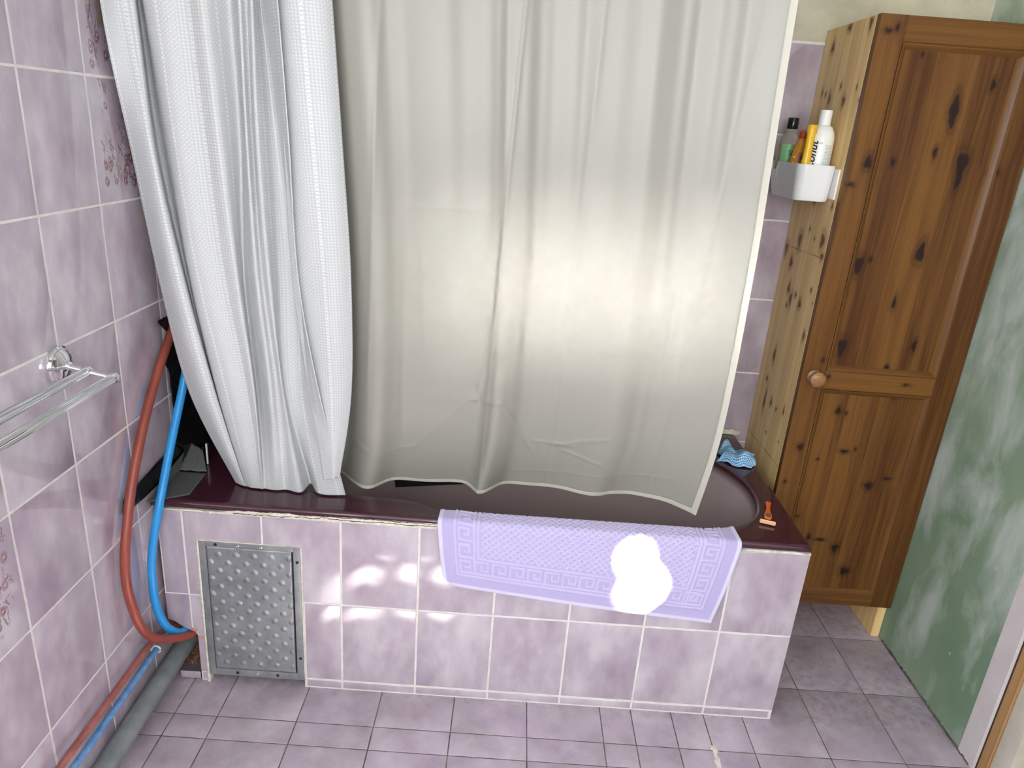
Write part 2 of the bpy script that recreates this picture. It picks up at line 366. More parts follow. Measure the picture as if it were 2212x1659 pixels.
# far wall: tiles up to 1.78, rough cream plaster above
b = B(); b.box((-.12, .704, -.02), (2.4, .82, 2.4), 0)
xs_ = [(1.439 + .2 * k - 1.6, 1.639 + .2 * k - 1.6) for k in range(0, 9)]
xr = [(max(0, a), c) for a, c in [(-.083 + .2 * k, .117 + .2 * k) for k in range(0, 12)]]
tiles(b, [(a, min(c, 2.155), z0, z1) for a, c in xr for z0, z1 in rows], (0, .703, 0), (1, 0, 0), (0, 0, 1), (0, -1, 0), th=0.0)
b.box((0, .7015, 1.785), (2.1555, .704, 2.4), 2)
wb = b.make('wall_back', [M_GROUT, M_TILE, M_CREAM]); tag(wb, 'far wall with lilac tiles and rough cream plaster above them', kind='structure')
# floor
fx = [-.2 + .0, .068, .1795, .385, .586, .787, .987, 1.189, 1.275, 1.387, 1.478, 1.587, 1.787, 1.985, 2.155]
fx[0] = 0.0
fy = [.703, .621, .371, .126, -.120, -.193, -.443, -.693, -.943, -1.193, -1.443, -1.693, -1.943, -2.193, -2.443, -2.6][::-1]
b = B(); b.box((-.12, -2.72, -.1), (2.2, .82, -.0012), 0)
tiles(b, [(fx[i], fx[i + 1], fy[j], fy[j + 1]) for i in range(len(fx) - 1) for j in range(len(fy) - 1)], (0, 0, 0), (1, 0, 0), (0, 1, 0), (0, 0, 1), g=.0030, th=0.0)
rs = random.Random(17)
for k in range(26):
    y = -.30 + k * .0075; w_ = .004 + .004 * rs.random(); xc = 1.480 + rs.uniform(-.0015, .0015)
    b.add([(xc - w_, y, .0003), (xc + w_, y, .0003), (xc + w_ * rs.uniform(.8, 1.2), y + .0078, .0003), (xc - w_ * rs.uniform(.8, 1.2), y + .0078, .0003)], [(0, 1, 2, 3)], 2)
fl = b.make('floor', [M_FGROUT, M_FTILE, M_SEAL]); tag(fl, 'dirty lilac tiled floor with dark joints', kind='structure')
# ceiling and the wall behind the camera with its window
b = B(); b.box((-.12, -2.72, 2.4), (3.4, .82, 2.5)); tag(b.make('ceiling', M_CEIL), 'white ceiling', kind='structure')
b = B()
for a, c in (((-.12, YF - .12, -.02), (WX0, YF, 2.4)), ((WX1, YF - .12, -.02), (2.2, YF, 2.4)), ((WX0, YF - .12, -.02), (WX1, YF, WZ0)), ((WX0, YF - .12, WZ1), (WX1, YF, 2.4))): b.box(a, c)
tag(b.make('wall_front', M_WHITEP), 'white wall with a window opposite the bath', kind='structure')
b = B()
fw = .04
for a, c in (((WX0, YF - .08, WZ0), (WX0 + fw, YF - .03, WZ1)), ((WX1 - fw, YF - .08, WZ0), (WX1, YF - .03, WZ1)), ((WX0, YF - .08, WZ0), (WX1, YF - .03, WZ0 + fw)), ((WX0, YF - .08, WZ1 - fw), (WX1, YF - .03, WZ1))): b.box(a, c, bev=.004)
tag(b.make('window_1', M_WHITEP), 'white window frame', kind='structure')
b = B()
for a, c in (((-.08, WY0, WZ0), (-.03, WY0 + fw, WZ1)), ((-.08, WY1 - fw, WZ0), (-.03, WY1, WZ1)), ((-.08, WY0, WZ0), (-.03, WY1, WZ0 + fw)), ((-.08, WY0, WZ1 - fw), (-.03, WY1, WZ1))): b.box(a, c, bev=.004)
tag(b.make('window_2', M_WHITEP), 'white side window frame', kind='structure')

# right wall (green), white band at the door reveal
M_GREEN = mat('patchy_green_wall', rough=.62); t = NT(M_GREEN); c = t.obj((1, 1, .45)); c1 = t.obj((1, 1, .6))
a = t.noise(c, 7.5, 6., .62, dist=.3); a2 = t.noise(c1, 3.2, 3., .5); sp = t.noise(t.obj((1, 1, .5)), 55., 3., .6); sep = t.n('ShaderNodeSeparateXYZ', i_Vector=t.obj())
col = t.mix(t.ramp(a2, [(.35, (0,)), (.65, (1,))]), (.18, .285, .18), (.28, .37, .26))
low = t.math('MULTIPLY', t.math('SUBTRACT', 1., t.n('ShaderNodeMapRange', i_0=sep.outputs[2], i_1=.15, i_2=1.0).outputs[0]), .10)
f = t.ramp(t.math('SUBTRACT', a, low), [(.40, (0,)), (.60, (1,))])
col = t.mix(t.math('MULTIPLY', f, .80), col, (.54, .60, .55))
col = t.mix(t.ramp(sp, [(.73, (0,)), (.76, (1,))]), col, (.62, .66, .62))
t.base(col); t.bump(t.noise(t.obj(), 70., 4.), .2, .001)
b = B(); b.box((2.155, -.062, -.02), (2.275, .703, 2.4), 0); b.box((2.1545, -.122, -.02), (2.275, -.062, 2.4), 1)
b.box((2.155, -2.72, -.02), (2.275, -1.10, 2.4), 1); b.box((2.155, -1.1, 2.05), (2.275, -.122, 2.4), 1)
# broken skirting line of the plaster along the floor
rs = random.Random(3)
for k in range(46):
    y = -.11 + k * .0105; h = rs.uniform(.002, .009); d = rs.uniform(.0005, .003)
    b.box((2.155 - d, y, 0), (2.156, y + .011, h), 2)
wr = b.make('wall_right', [M_GREEN, M_WHITEP, M_FGROUT]); tag(wr, 'patchy green painted wall on the right with a white band at the doorway', kind='structure')
# door lining timbers
T = B(); board(T, (2.275, -.156, 0), (0, 1, 0), (0, 0, 1), (-1, 0, 0), .030, 2.05, .112, res=.01, seed=5)
tag(T.make('trim_1', M_RAW), 'bare timber strip of the door lining', kind='structure')
b = B(); b.box((2.168, -.212, 0), (2.275, -.157, 2.05), bev=.003)
tag(b.make('trim_2', M_CREAMP), 'cream painted door lining', kind='structure')
b = B(); b.box((2.163, -.128, .0), (2.27, -.1225, 2.05)); tag(b.make('trim_3', M_CRACK), 'dark broken gap beside the door timber', kind='structure')
b = B()
for k in range(8): board(b, (2.2 + 0, -1.3 + .16 * k, -.022), (0, 1, 0), (1, 0, 0), (0, 0, 1), .158, 1.2, .02, res=.02, seed=20 + k)
hf = b.make('floor_hall', M_RAW); hf.name = 'floor.001'; tag(hf, 'wooden floorboards beyond the doorway', kind='structure')
b = B(); b.box((3.4, -2.72, -.02), (3.5, .82, 2.5)); b.box((2.275, .3, -.02), (3.4, .4, 2.4)); b.box((2.275, -1.5, -.02), (3.4, -1.4, 2.4))
tag(b.make('wall_hall', M_WHITEP), 'white hallway walls beyond the doorway', kind='structure')

# ================================================================ tiled bath panel
bp = thing('bath_surround', (.83, .0, 0), 'lilac tiled front panel of the bath with its lower left corner broken away', 'bath panel')
HX0, HX1, HZ0, HZ1 = .113, .3725, .026, .449
b = B()
th_ = .018
def pbox(x0, x1, z0, z1, m=0): b.box((x0, .0012, z0), (x1, th_, z1), m)
pbox(.012, HX0, .205, .537); pbox(HX0, HX1, HZ1, .537); pbox(HX1, 1.665, .0, .537); pbox(.0885, HX0, 0, .205)
b.add([(.012, .0012, .205), (.012, .0012, .197), (.030, .0012, .191), (.055, .0012, .172), (.0885, .0012, .165), (.0885, .0012, .205),
       (.012, th_, .205), (.012, th_, .197), (.030, th_, .191), (.055, th_, .172), (.0885, th_, .165), (.0885, th_, .205)],
      [(0, 1, 2, 3, 4, 5), (1, 7, 8, 2), (2, 8, 9, 3), (3, 9, 10, 4), (11, 10, 9, 8, 7, 6)], 0)
pt = []
gx = [PX + .2 * k for k in range(0, 8)] + [1.667]
for i in range(8):
    for z0, z1 in ((.03, .28), (.28, .532)):
        x0, x1 = gx[i], gx[i + 1]
        if i == 0:
            if z0 > .2: pt += [[(x0 + .0026, z0 + .0026), (HX0 - .004, z0 + .0026), (HX0 - .004, HZ1 + .003), (x1 - .0026, HZ1 + .002), (x1 - .0026, z1 - .002), (x0 + .0026, z1 - .002)]]
            else: pt += [[(x0 + .013, z0), (HX0 - .004, z0), (HX0 - .004, .140), (x0 + .013, .147)], [(x0 + .002, .168), (x0 + .013, .150), (HX0 - .004, .146), (HX0 - .004, .278), (x0 + .002, .278)]]
        elif i == 1:
            if z0 > .2: pt += [[(HX1 + .004, z0 + .0026), (x1 - .0026, z0 + .0026), (x1 - .0026, z1 - .002), (x0 + .0026, z1 - .002), (x0 + .0026, HZ1 + .002), (HX1 + .004, HZ1 + .002)]]
            else: pt += [(HX1 + .004, x1, z0, z1)]
        else: pt.append((x0, x1, z0, z1))
pt += [(.013, PX, .28, .532), [(.013, .279), (.013, .199), (.030, .193), (.055, .174), (.074, .171), (.074, .279)]]
for i in range(8):
    if gx[i + 1] > HX1: pt.append((max(gx[i], HX1 + .004), min(gx[i + 1], 1.659), 0.002, .029))
pt += [(.028, .088, .002, .030), (.0895, .110, .002, .029)]
tiles(b, pt, (0, .0, 0), (1, 0, 0), (0, 0, 1), (0, -1, 0), th=0.0, g=.0056)
b.make('tile_facing', [M_GROUT, M_TILE], bp)
b = B()
rs = random.Random(8)
def ragged(xa, xb, z, h, y0=-.0016, y1=.012, step=.006, ph=0):
    vs = []; n = int((xb - xa) / step)
    for i in range(n + 1):
        x = xa + (xb - xa) * i / n; vs += [(x, y0, z + rs.uniform(-.003, .003)), (x, y0, z + h + rs.uniform(-.006, .003))]
    b.add(vs, [(2 * i, 2 * i + 2, 2 * i + 3, 2 * i + 1) for i in range(n)], 0)
    vs2 = [(v[0], y1, v[2]) for v in vs]; b.add(vs2 + vs, [(2 * i + 1, 2 * i + 3, 2 * i + 3 + len(vs), 2 * i + 1 + len(vs)) for i in range(n)] + [(2 * i, 2 * i + len(vs), 2 * i + 2 + len(vs), 2 * i + 2) for i in range(n)], 0)
ragged(.052, .0885, .166, .007, -.0006, .018, .004); ragged(.088, .112, .141, .006, -.0007, .006, .003)
b.make('broken_edge', M_TERRA, bp)
# rough core seen through the hole
b = B(); n = 26
P = np.zeros((n, n, 3)); rg = np.random.RandomState(2)
for i in range(n):
    for j in range(n):
        P[i, j] = (.0865 + .002 * rg.randn() * (1 if 0 < i < n - 1 else 0), .002 + .10 * i / (n - 1), .0 + .185 * j / (n - 1))
b.grid(P)
n = 30; Q = np.zeros((n, n, 3))
for i in range(n):
    for j in range(n):
        f = j / (n - 1); Q[i, j] = (.001 + .0865 * i / (n - 1), .0185 + .13 * f, .030 + .05 * f ** 1.5 + .004 * rg.randn() + .02 * (i / (n - 1)) ** 3)
b.grid(Q); b.make('rough_core', M_BRICK, bp)
# small plaster fillets round the hatch opening
b = B()
def fillet(p, q, w, seed=1):
    r_ = random.Random(seed); p, q = Vector(p), Vector(q); n = int((q - p).length / .006); pts = []; rr = []
    for i in range(n + 1): pts.append(p.lerp(q, i / n)[:]); rr.append(w * r_.uniform(.6, 1.25))
    b.tube(pts, rr, 6)
fillet((HX0 - .004, -.001, .0), (HX0 - .003, -.001, HZ1), .0035, 2); fillet((HX0, -.001, HZ1 + .001), (HX1, -.001, HZ1 - .001), .0016, 3); fillet((HX1 + .002, -.001, .02), (HX1 + .002, -.001, HZ1), .0022, 4)
b.make('plaster_fillet', M_SEAL, bp)

# ================================================================ access hatch
ah = thing('access_hatch', (.243, -.002, HZ0), 'grey steel inspection hatch with dimpled door set in the bath panel', 'hatch')
b = B(); f0, f1 = -.0035, .008
b.box((HX0, f0, HZ0), (HX0 + .018, f1, HZ1), bev=.001); b.box((HX1 - .018, f0, HZ0), (HX1, f1, HZ1), bev=.001)
b.box((HX0 + .018, f0, HZ1 - .014), (HX1 - .018, f1, HZ1), bev=.001); b.box((HX0 + .018, f0, HZ0), (HX1 - .018, f1, HZ0 + .022), bev=.001)
b.box((HX0 + .01, .006, HZ0 + .01), (HX1 - .01, .010, HZ1 - .01), 1)
b.make('frame', [M_STEEL, M_DARK], ah)
b = B(); x0, x1, z0, z1 = HX0 + .0195, HX1 - .023, HZ0 + .0235, HZ1 - .0155
nx, nz = 190, 330; X, Z = np.meshgrid(np.linspace(x0, x1, nx), np.linspace(z0, z1, nz), indexing='ij')
Hh = np.zeros_like(X); row = 0; zz = z1 - .020
while zz > z0 + .010:
    xo = x0 + (.030 if row % 2 == 0 else .008)
    for k in range(6):
        cx, cz = xo + .0455 * k, zz - .0 * k
        if cx < x1 - .004: 
            d = np.sqrt((X - cx) ** 2 + (Z - cz) ** 2) / .0088; Hh = np.maximum(Hh, .0030 * np.clip(1 - d * d, 0, 1) ** 1.2)
    row += 1; zz -= .0245
ed = np.minimum(np.minimum(X - x0, x1 - X), np.minimum(Z - z0, z1 - Z)); lip = .0014 * np.clip(ed / .002, 0, 1)
Y = -.0022 - lip - Hh; b.grid(np.stack([X, Y, Z], -1)); b.box((x0, -.0022, z0), (x1, .004, z1))
b.make('hatch_door', M_STEEL, ah, angle=60)
b = B(); b.box((.205, -.0052, z1 - .004), (.226, -.0030, z1 + .003), bev=.0006); b.make('latch_tab', M_STEEL, ah)
for sx_, sz_ in ((.157, HZ1 - .007), (.213, HZ1 - .007), (.272, HZ1 - .007), (.190, HZ0 + .011), (.245, HZ0 + .011), (.300, HZ0 + .011), (HX1 - .008, .405), (HX1 - .008, .10)):
    b = B(); b.lathe([(.0042, 0), (.0042, .0008), (.0026, .0014), (.0018, .0006)], 14, (sx_, f0, sz_), (0, -1, 0)); b.make('screw', M_DARK if sx_ < .2 or sx_ > .29 else M_CHROME, ah)

# ================================================================ bathtub
tub = thing('bathtub', (.83, .34, 0), 'burgundy acrylic bathtub behind the tiled panel', 'bathtub')
ctl = [(.40, .090), (.60, .088), (.66, .078), (.71, .052), (.80, .044), (1.0, .042), (1.25, .042), (1.40, .048), (1.49, .072), (1.548, .12), (1.580, .19), (1.588, .28), (1.568, .37), (1.522, .455), (1.46, .53), (1.36, .585), (1.15, .605), (.8, .607), (.52, .60), (.40, .57), (.33, .48), (.305, .34), (.32, .20), (.345, .12)]
NB = 240; O_ = catmull(np.array(ctl), NB, True)
cx, cy = .93, .335; bx0, bx1, by0, by1 = .0025, 1.660, -.007, .6995
rays = O_ - np.array([cx, cy]); ang = np.arctan2(rays[:, 1], rays[:, 0])
def rect_pt(a, ins, rad=.012):
    dx, dy = math.cos(a), math.sin(a); X0, X1, Y0, Y1 = bx0 + ins, bx1 - ins, by0 + ins, by1 - ins
    tx = ((X1 - cx) / dx if dx > 0 else (X0 - cx) / dx) if abs(dx) > 1e-9 else 1e9; ty = ((Y1 - cy) / dy if dy > 0 else (Y0 - cy) / dy) if abs(dy) > 1e-9 else 1e9
    t_ = min(tx, ty); return [cx + dx * t_, cy + dy * t_]
# snap the ray nearest each corner onto the corner so that the outline stays square
ca = [math.atan2(y - cy, x - cx) for x in (bx0, bx1) for y in (by0, by1)]
for a_ in ca: ang[np.argmin(np.abs(np.angle(np.exp(1j * (ang - a_)))))] = a_
RZ = .562
loops = []
def L_(xy, z): loops.append(np.column_stack([xy, np.full(len(xy), z)]))
for ins, z in ((.004, RZ - .020), (.0, RZ - .017), (.0, RZ - .009), (.0022, RZ - .0035), (.007, RZ - .0006), (.013, RZ)): L_(np.array([rect_pt(a, ins) for a in ang]), z)
for f_ in (.35, .7): L_(np.array([rect_pt(a, .013) for a in ang]) * (1 - f_) + (O_ + .012 * rays / np.linalg.norm(rays, axis=1)[:, None]) * f_, RZ)
nr = rays / np.linalg.norm(rays, axis=1)[:, None]
L_(O_ + .010 * nr, RZ); L_(O_ + .004 * nr, RZ - .0015); L_(O_, RZ - .006); L_(O_ - .004 * nr, RZ - .015); L_(O_ - .008 * nr, RZ - .03)
bot = np.array([cx - .02, cy]) + rays * np.array([.74, .62])
for k, z in ((.12, .50), (.3, .42), (.5, .33), (.72, .24), (.88, .185), (1.0, .16)):
    L_((O_ - .008 * nr) * (1 - k ** 1.15) + bot * k ** 1.15, z)
for s_, z in ((.92, .15), (.6, .146), (.2, .143)): L_(np.array([cx, cy]) + (bot - [cx, cy]) * s_, z)
b = B(); b.grid(np.array(loops).transpose(1, 0, 2), closeu=True)
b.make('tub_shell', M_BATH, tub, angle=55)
# sealant bead between rim and tiles, far wall joint and the crack in it
b = B(); rs = random.Random(5)
def bead(xa, xb, zb, zt, ytop, ybot, jag, step=.005, curve=None):
    n = int((xb - xa) / step); a = []
    w = 0
    for i in range(n + 1):
        x = xa + (xb - xa) * i / n; w = .7 * w + rs.uniform(-1, 1) * jag * .6
        f_ = min(1, i / 14, (n - i) / 6 + .2)
        a.append([(x, ybot, zb + w * .15), (x, ybot - .003, (zb + zt) / 2), (x, ytop, zb + (zt - zb) * f_ + w), (x, ytop + .014, zb + (zt - zb) * f_ + w + .001)])
    b.grid(np.array(a))
bead(.15, .76, .5325, .5475, -.0086, -.0046, .0018); bead(1.44, 1.66, .5330, .5410, -.0072, -.0040, .0010); bead(.013, .15, .5330, .5395, -.0070, -.0040, .0006)
b.box((.013, -.0035, .5325), (1.664, .016, .5375)); b.make('sealant', M_SEAL, tub)
b = B(); pts = []; rs = random.Random(11); w = 0
for i in range(120):
    x = .21 + i * .0045; w = .75 * w + rs.uniform(-.0012, .0012); zc = .5355 + .004 * min(1, i / 60) + w + (.004 if 48 < i < 53 else 0)
    pts.append((x, -.0078, zc + .0028))
b.tube(pts, [.0009 * (.5 + rs.random()) for _ in pts], 5); b.make('crack', M_CRACK, tub)
b = B(); rs = random.Random(9)
for (x, z) in ((1.628, .567), (1.645, .570), (1.66, .566), (1.64, .565), (1.615, .565)):
    bm = bmesh.new(); bmesh.ops.create_icosphere(bm, subdivisions=2, radius=.012)
    for v in bm.verts: v.co = Vector((v.co.x * 1.5 + x, v.co.y * .6 + .691, v.co.z * .6 + z)) + Vector((rs.uniform(-1, 1), rs.uniform(-1, 1), rs.uniform(-1, 1))) * .0025
    b.bm(bm)
b.make('old_sealant_lump', M_SEAL, tub)
# black tape strip on the inner far side of the tub
b = B(); q = []
for i in range(20):
    x = .504 + .243 * i / 19; zl = .337 + .029 * i / 19
    q.append([(x, .5500 + (zl - .337) * .22, zl), (x, .5605, .386)])
b.grid(np.array(q)); 
ts = b.make('black_strip', M_DARK, tub)

# ================================================================ curtains
def surf(ctrl, nu, nv, closed=False):
    C = np.array(ctrl)                                   # cols, levels, 3
    A = catmull(C, nu)                                   # along cloth
    return catmull(A.transpose(1, 0, 2), nv).transpose(1, 0, 2)
def arc_uv(P):
    d = np.linalg.norm(np.diff(P, axis=0), axis=2).mean(1); s = np.concatenate([[0], np.cumsum(d)]); U = np.repeat(s[:, None], P.shape[1], 1); return np.stack([U, P[..., 2], np.zeros_like(U)], -1)
CL = [[(0.016, -0.001, 2.04), (0.016, -0.001, 1.669), (0.016, 0.055, 1.386), (0.037, 0.077, 1.104), (0.089, 0.074, 0.819), (0.176, 0.101, 0.566)],
 [(0.016, 0.03, 2.04), (0.031, 0.03, 1.675), (0.064, 0.03, 1.39), (0.092, 0.032, 1.117), (0.141, 0.034, 0.838), (0.197, 0.088, 0.566)],
 [(0.046, 0.038, 2.04), (0.064, 0.038, 1.679), (0.078, 0.038, 1.391), (0.115, 0.039, 1.117), (0.165, 0.04, 0.85), (0.206, 0.085, 0.566)],
 [(0.022, 0.095, 2.04), (0.04, 0.095, 1.686), (0.055, 0.095, 1.388), (0.095, 0.091, 1.105), (0.145, 0.086, 0.819), (0.208, 0.085, 0.566)],
 [(0.032, 0.095, 2.04), (0.052, 0.095, 1.687), (0.069, 0.095, 1.389), (0.104, 0.091, 1.106), (0.151, 0.086, 0.82), (0.21, 0.085, 0.566)],
 [(0.053, 0.038, 2.04), (0.084, 0.038, 1.68), (0.107, 0.038, 1.417), (0.132, 0.039, 1.118), (0.178, 0.04, 0.828), (0.21, 0.085, 0.566)],
 [(0.11, 0.022, 2.04), (0.128, 0.022, 1.681), (0.142, 0.022, 1.396), (0.167, 0.025, 1.124), (0.211, 0.028, 0.846), (0.227, 0.08, 0.566)],
 [(0.148, 0.038, 2.04), (0.167, 0.038, 1.686), (0.182, 0.038, 1.399), (0.203, 0.039, 1.124), (0.24, 0.04, 0.844), (0.251, 0.076, 0.566)],
 [(0.19, 0.025, 2.04), (0.21, 0.025, 1.687), (0.226, 0.025, 1.402), (0.242, 0.028, 1.129), (0.266, 0.03, 0.85), (0.256, 0.077, 0.566)],
 [(0.231, 0.082, 2.04), (0.239, 0.082, 1.697), (0.245, 0.082, 1.426), (0.239, 0.079, 1.119), (0.256, 0.076, 0.832), (0.262, 0.078, 0.566)],
 [(0.277, 0.028, 2.04), (0.278, 0.028, 1.692), (0.279, 0.028, 1.429), (0.283, 0.03, 1.131), (0.301, 0.032, 0.851), (0.292, 0.077, 0.566)],
 [(0.286, 0.05, 2.04), (0.285, 0.05, 1.696), (0.284, 0.05, 1.429), (0.292, 0.05, 1.128), (0.315, 0.05, 0.846), (0.317, 0.081, 0.566)],
 [(0.305, 0.032, 2.04), (0.304, 0.032, 1.694), (0.303, 0.032, 1.431), (0.313, 0.034, 1.133), (0.333, 0.036, 0.853), (0.356, 0.074, 0.566)],
 [(0.279, 0.08, 2.04), (0.299, 0.08, 1.701), (0.316, 0.08, 1.407), (0.322, 0.077, 1.125), (0.327, 0.074, 0.855), (0.368, 0.122, 0.566)],
 [(0.278, 0.085, 2.04), (0.307, 0.085, 1.702), (0.332, 0.085, 1.408), (0.358, 0.081, 1.127), (0.366, 0.078, 0.827), (0.404, 0.074, 0.566)],
 [(0.342, 0.02, 2.04), (0.359, 0.02, 1.696), (0.372, 0.02, 1.436), (0.382, 0.023, 1.14), (0.423, 0.026, 0.863), (0.471, 0.074, 0.566)]]
CB = [[(0.326, 0.055, 2.04), (0.339, 0.055, 1.7), (0.349, 0.055, 1.434), (0.359, 0.056, 1.132), (0.39, 0.056, 0.849), (0.421, 0.057, 0.618)],
 [(0.355, 0.03, 2.04), (0.379, 0.03, 1.699), (0.399, 0.03, 1.414), (0.417, 0.033, 1.141), (0.431, 0.036, 0.86), (0.442, 0.045, 0.626)],
 [(0.409, 0.03, 2.04), (0.43, 0.03, 1.703), (0.448, 0.03, 1.418), (0.461, 0.033, 1.144), (0.471, 0.036, 0.863), (0.455, 0.045, 0.631)],
 [(0.435, 0.06, 2.04), (0.457, 0.06, 1.709), (0.476, 0.06, 1.419), (0.492, 0.06, 1.141), (0.492, 0.06, 0.856), (0.46, 0.06, 0.626)],
 [(0.414, 0.09, 2.04), (0.433, 0.09, 1.712), (0.45, 0.09, 1.417), (0.466, 0.087, 1.134), (0.458, 0.084, 0.844), (0.434, 0.075, 0.619)]]
LN = [[(0.397, 0.101, 2.04), (0.417, 0.113, 1.714), (0.434, 0.124, 1.439), (0.446, 0.148, 1.12), (0.432, 0.187, 0.697), (0.401, 0.236, 0.548)],
 [(0.421, 0.099, 2.04), (0.441, 0.11, 1.716), (0.458, 0.122, 1.441), (0.47, 0.145, 1.123), (0.456, 0.182, 0.702), (0.426, 0.229, 0.548)],
 [(0.491, 0.075, 2.04), (0.511, 0.083, 1.716), (0.528, 0.09, 1.446), (0.541, 0.105, 1.136), (0.534, 0.123, 0.733), (0.508, 0.151, 0.548)],
 [(0.565, 0.093, 2.04), (0.584, 0.103, 1.724), (0.6, 0.114, 1.451), (0.612, 0.135, 1.135), (0.603, 0.167, 0.719), (0.573, 0.21, 0.548)],
 [(0.667, 0.095, 2.04), (0.685, 0.106, 1.732), (0.701, 0.117, 1.458), (0.713, 0.139, 1.142), (0.706, 0.173, 0.725), (0.675, 0.217, 0.548)],
 [(0.76, 0.097, 2.04), (0.775, 0.108, 1.738), (0.789, 0.119, 1.465), (0.802, 0.141, 1.148), (0.796, 0.177, 0.73), (0.765, 0.223, 0.548)],
 [(0.808, 0.081, 2.04), (0.824, 0.089, 1.739), (0.838, 0.098, 1.468), (0.851, 0.115, 1.157), (0.846, 0.137, 0.752), (0.818, 0.169, 0.548)],
 [(0.868, 0.1, 2.04), (0.883, 0.112, 1.746), (0.897, 0.124, 1.472), (0.91, 0.147, 1.155), (0.907, 0.186, 0.735), (0.876, 0.234, 0.548)],
 [(0.938, 0.101, 2.04), (0.953, 0.113, 1.751), (0.967, 0.125, 1.477), (0.98, 0.149, 1.16), (0.978, 0.188, 0.74), (0.948, 0.237, 0.548)],
 [(1.016, 0.1, 2.04), (1.03, 0.112, 1.756), (1.043, 0.124, 1.483), (1.057, 0.147, 1.166), (1.056, 0.186, 0.747), (1.026, 0.235, 0.548)],
 [(1.111, 0.091, 2.04), (1.123, 0.101, 1.761), (1.135, 0.111, 1.49), (1.149, 0.131, 1.176), (1.149, 0.162, 0.765), (1.122, 0.203, 0.548)],
 [(1.182, 0.097, 2.04), (1.194, 0.109, 1.767), (1.206, 0.12, 1.494), (1.22, 0.143, 1.179), (1.223, 0.179, 0.763), (1.196, 0.225, 0.548)],
 [(1.245, 0.097, 2.04), (1.257, 0.108, 1.771), (1.269, 0.12, 1.499), (1.283, 0.142, 1.184), (1.287, 0.178, 0.769), (1.261, 0.224, 0.548)],
 [(1.319, 0.088, 2.04), (1.33, 0.098, 1.775), (1.341, 0.108, 1.504), (1.354, 0.127, 1.192), (1.358, 0.156, 0.784), (1.334, 0.195, 0.548)],
 [(1.393, 0.07, 2.04), (1.402, 0.077, 1.776), (1.411, 0.084, 1.509), (1.423, 0.097, 1.203), (1.423, 0.111, 0.809), (1.401, 0.134, 0.548)]]

def cloth_mat(name, col, trans, sheen=.2):
    m = mat(name, col, .62); t = NT(m); tr = t.n('ShaderNodeBsdfTranslucent'); tr.inputs[0].default_value = (*col, 1)
    mx = t.n('ShaderNodeMixShader', i_0=trans); t.l(t.b.outputs[0], mx.inputs[1]); t.l(tr.outputs[0], mx.inputs[2])
    t.l(mx.outputs[0], t.t.nodes['Material Output'].inputs[0]); return m, t
M_WAFFLE, t = cloth_mat('white_waffle_fabric', (.72, .73, .73), .18)
g = t.n('ShaderNodeAttribute', attribute_name='cuv'); sp = t.n('ShaderNodeSeparateXYZ', i_Vector=g.outputs['Vector'])
def wave(sock, pitch, ph=0.): return t.math('ADD', t.math('MULTIPLY', t.math('SINE', t.math('ADD', t.math('MULTIPLY', sock, 2 * PI / pitch), ph)), .5), .5)
u_, v_ = sp.outputs[0], sp.outputs[1]
dots = t.math('MULTIPLY', wave(u_, .0066), wave(v_, .0066))
bands = t.ramp(wave(u_, .115, .7), [(.45, (0,)), (.6, (1,))])
d2 = t.math('ADD', u_, v_); d3 = t.math('SUBTRACT', u_, v_)
diam = t.math('MULTIPLY', wave(d2, .0090), wave(d3, .0090))
line = t.ramp(wave(u_, .0575, .7), [(.965, (0,)), (.985, (1,))])
pat = t.math('ADD', t.math('MULTIPLY', dots, t.math('SUBTRACT', 1., t.math('MULTIPLY', bands, .75))), t.math('MULTIPLY', t.math('MULTIPLY', diam, bands), .7))
pat2 = t.math('ADD', pat, t.math('MULTIPLY', t.math('MULTIPLY', wave(v_, .0085), line), 1.2))
t.base(t.mix(pat2, (.60, .61, .61), (.82, .83, .825))); t.bump(pat2, .35, .0012)
t.b.inputs['Roughness'].default_value = .6
A1 = surf(CL, 230, 300)
def ripple(P, amp, k, seed):
    U, V = np.meshgrid(np.linspace(0, 1, P.shape[0]), np.linspace(0, 1, P.shape[1]), indexing='ij')
    r = np.random.RandomState(seed); out = 0
    for q in range(5): out = out + np.sin(2 * PI * (U * r.uniform(.5, 1) * k + V * r.uniform(.5, 2.5) + r.rand())) * r.uniform(.3, 1)
    Q = P.copy(); Q[..., 1] += amp * out * (V * .8 + .2); return Q
A1 = ripple(A1, .0009, 9, 3)
bt_ = np.array(A1[:, -1])
A1[:, -1, 2] = np.maximum(A1[:, -1, 2], .5645)
b = B(); b.grid(A1, 0, {'cuv': arc_uv(A1)})
A2 = ripple(surf(CB, 110, 300), .0012, 4, 5); uv2 = arc_uv(A2); uv2[..., 0] += 1.03; b.grid(A2, 0, {'cuv': uv2})
cur = thing('shower_curtain', (.25, .05, 2.03), 'white waffle weave shower curtain gathered on the left side of the bath', 'curtain')
oc = b.make('curtain_cloth', M_WAFFLE, cur, angle=0); md = oc.modifiers.new('s', 'SOLIDIFY'); md.thickness = .0012; md.offset = 0
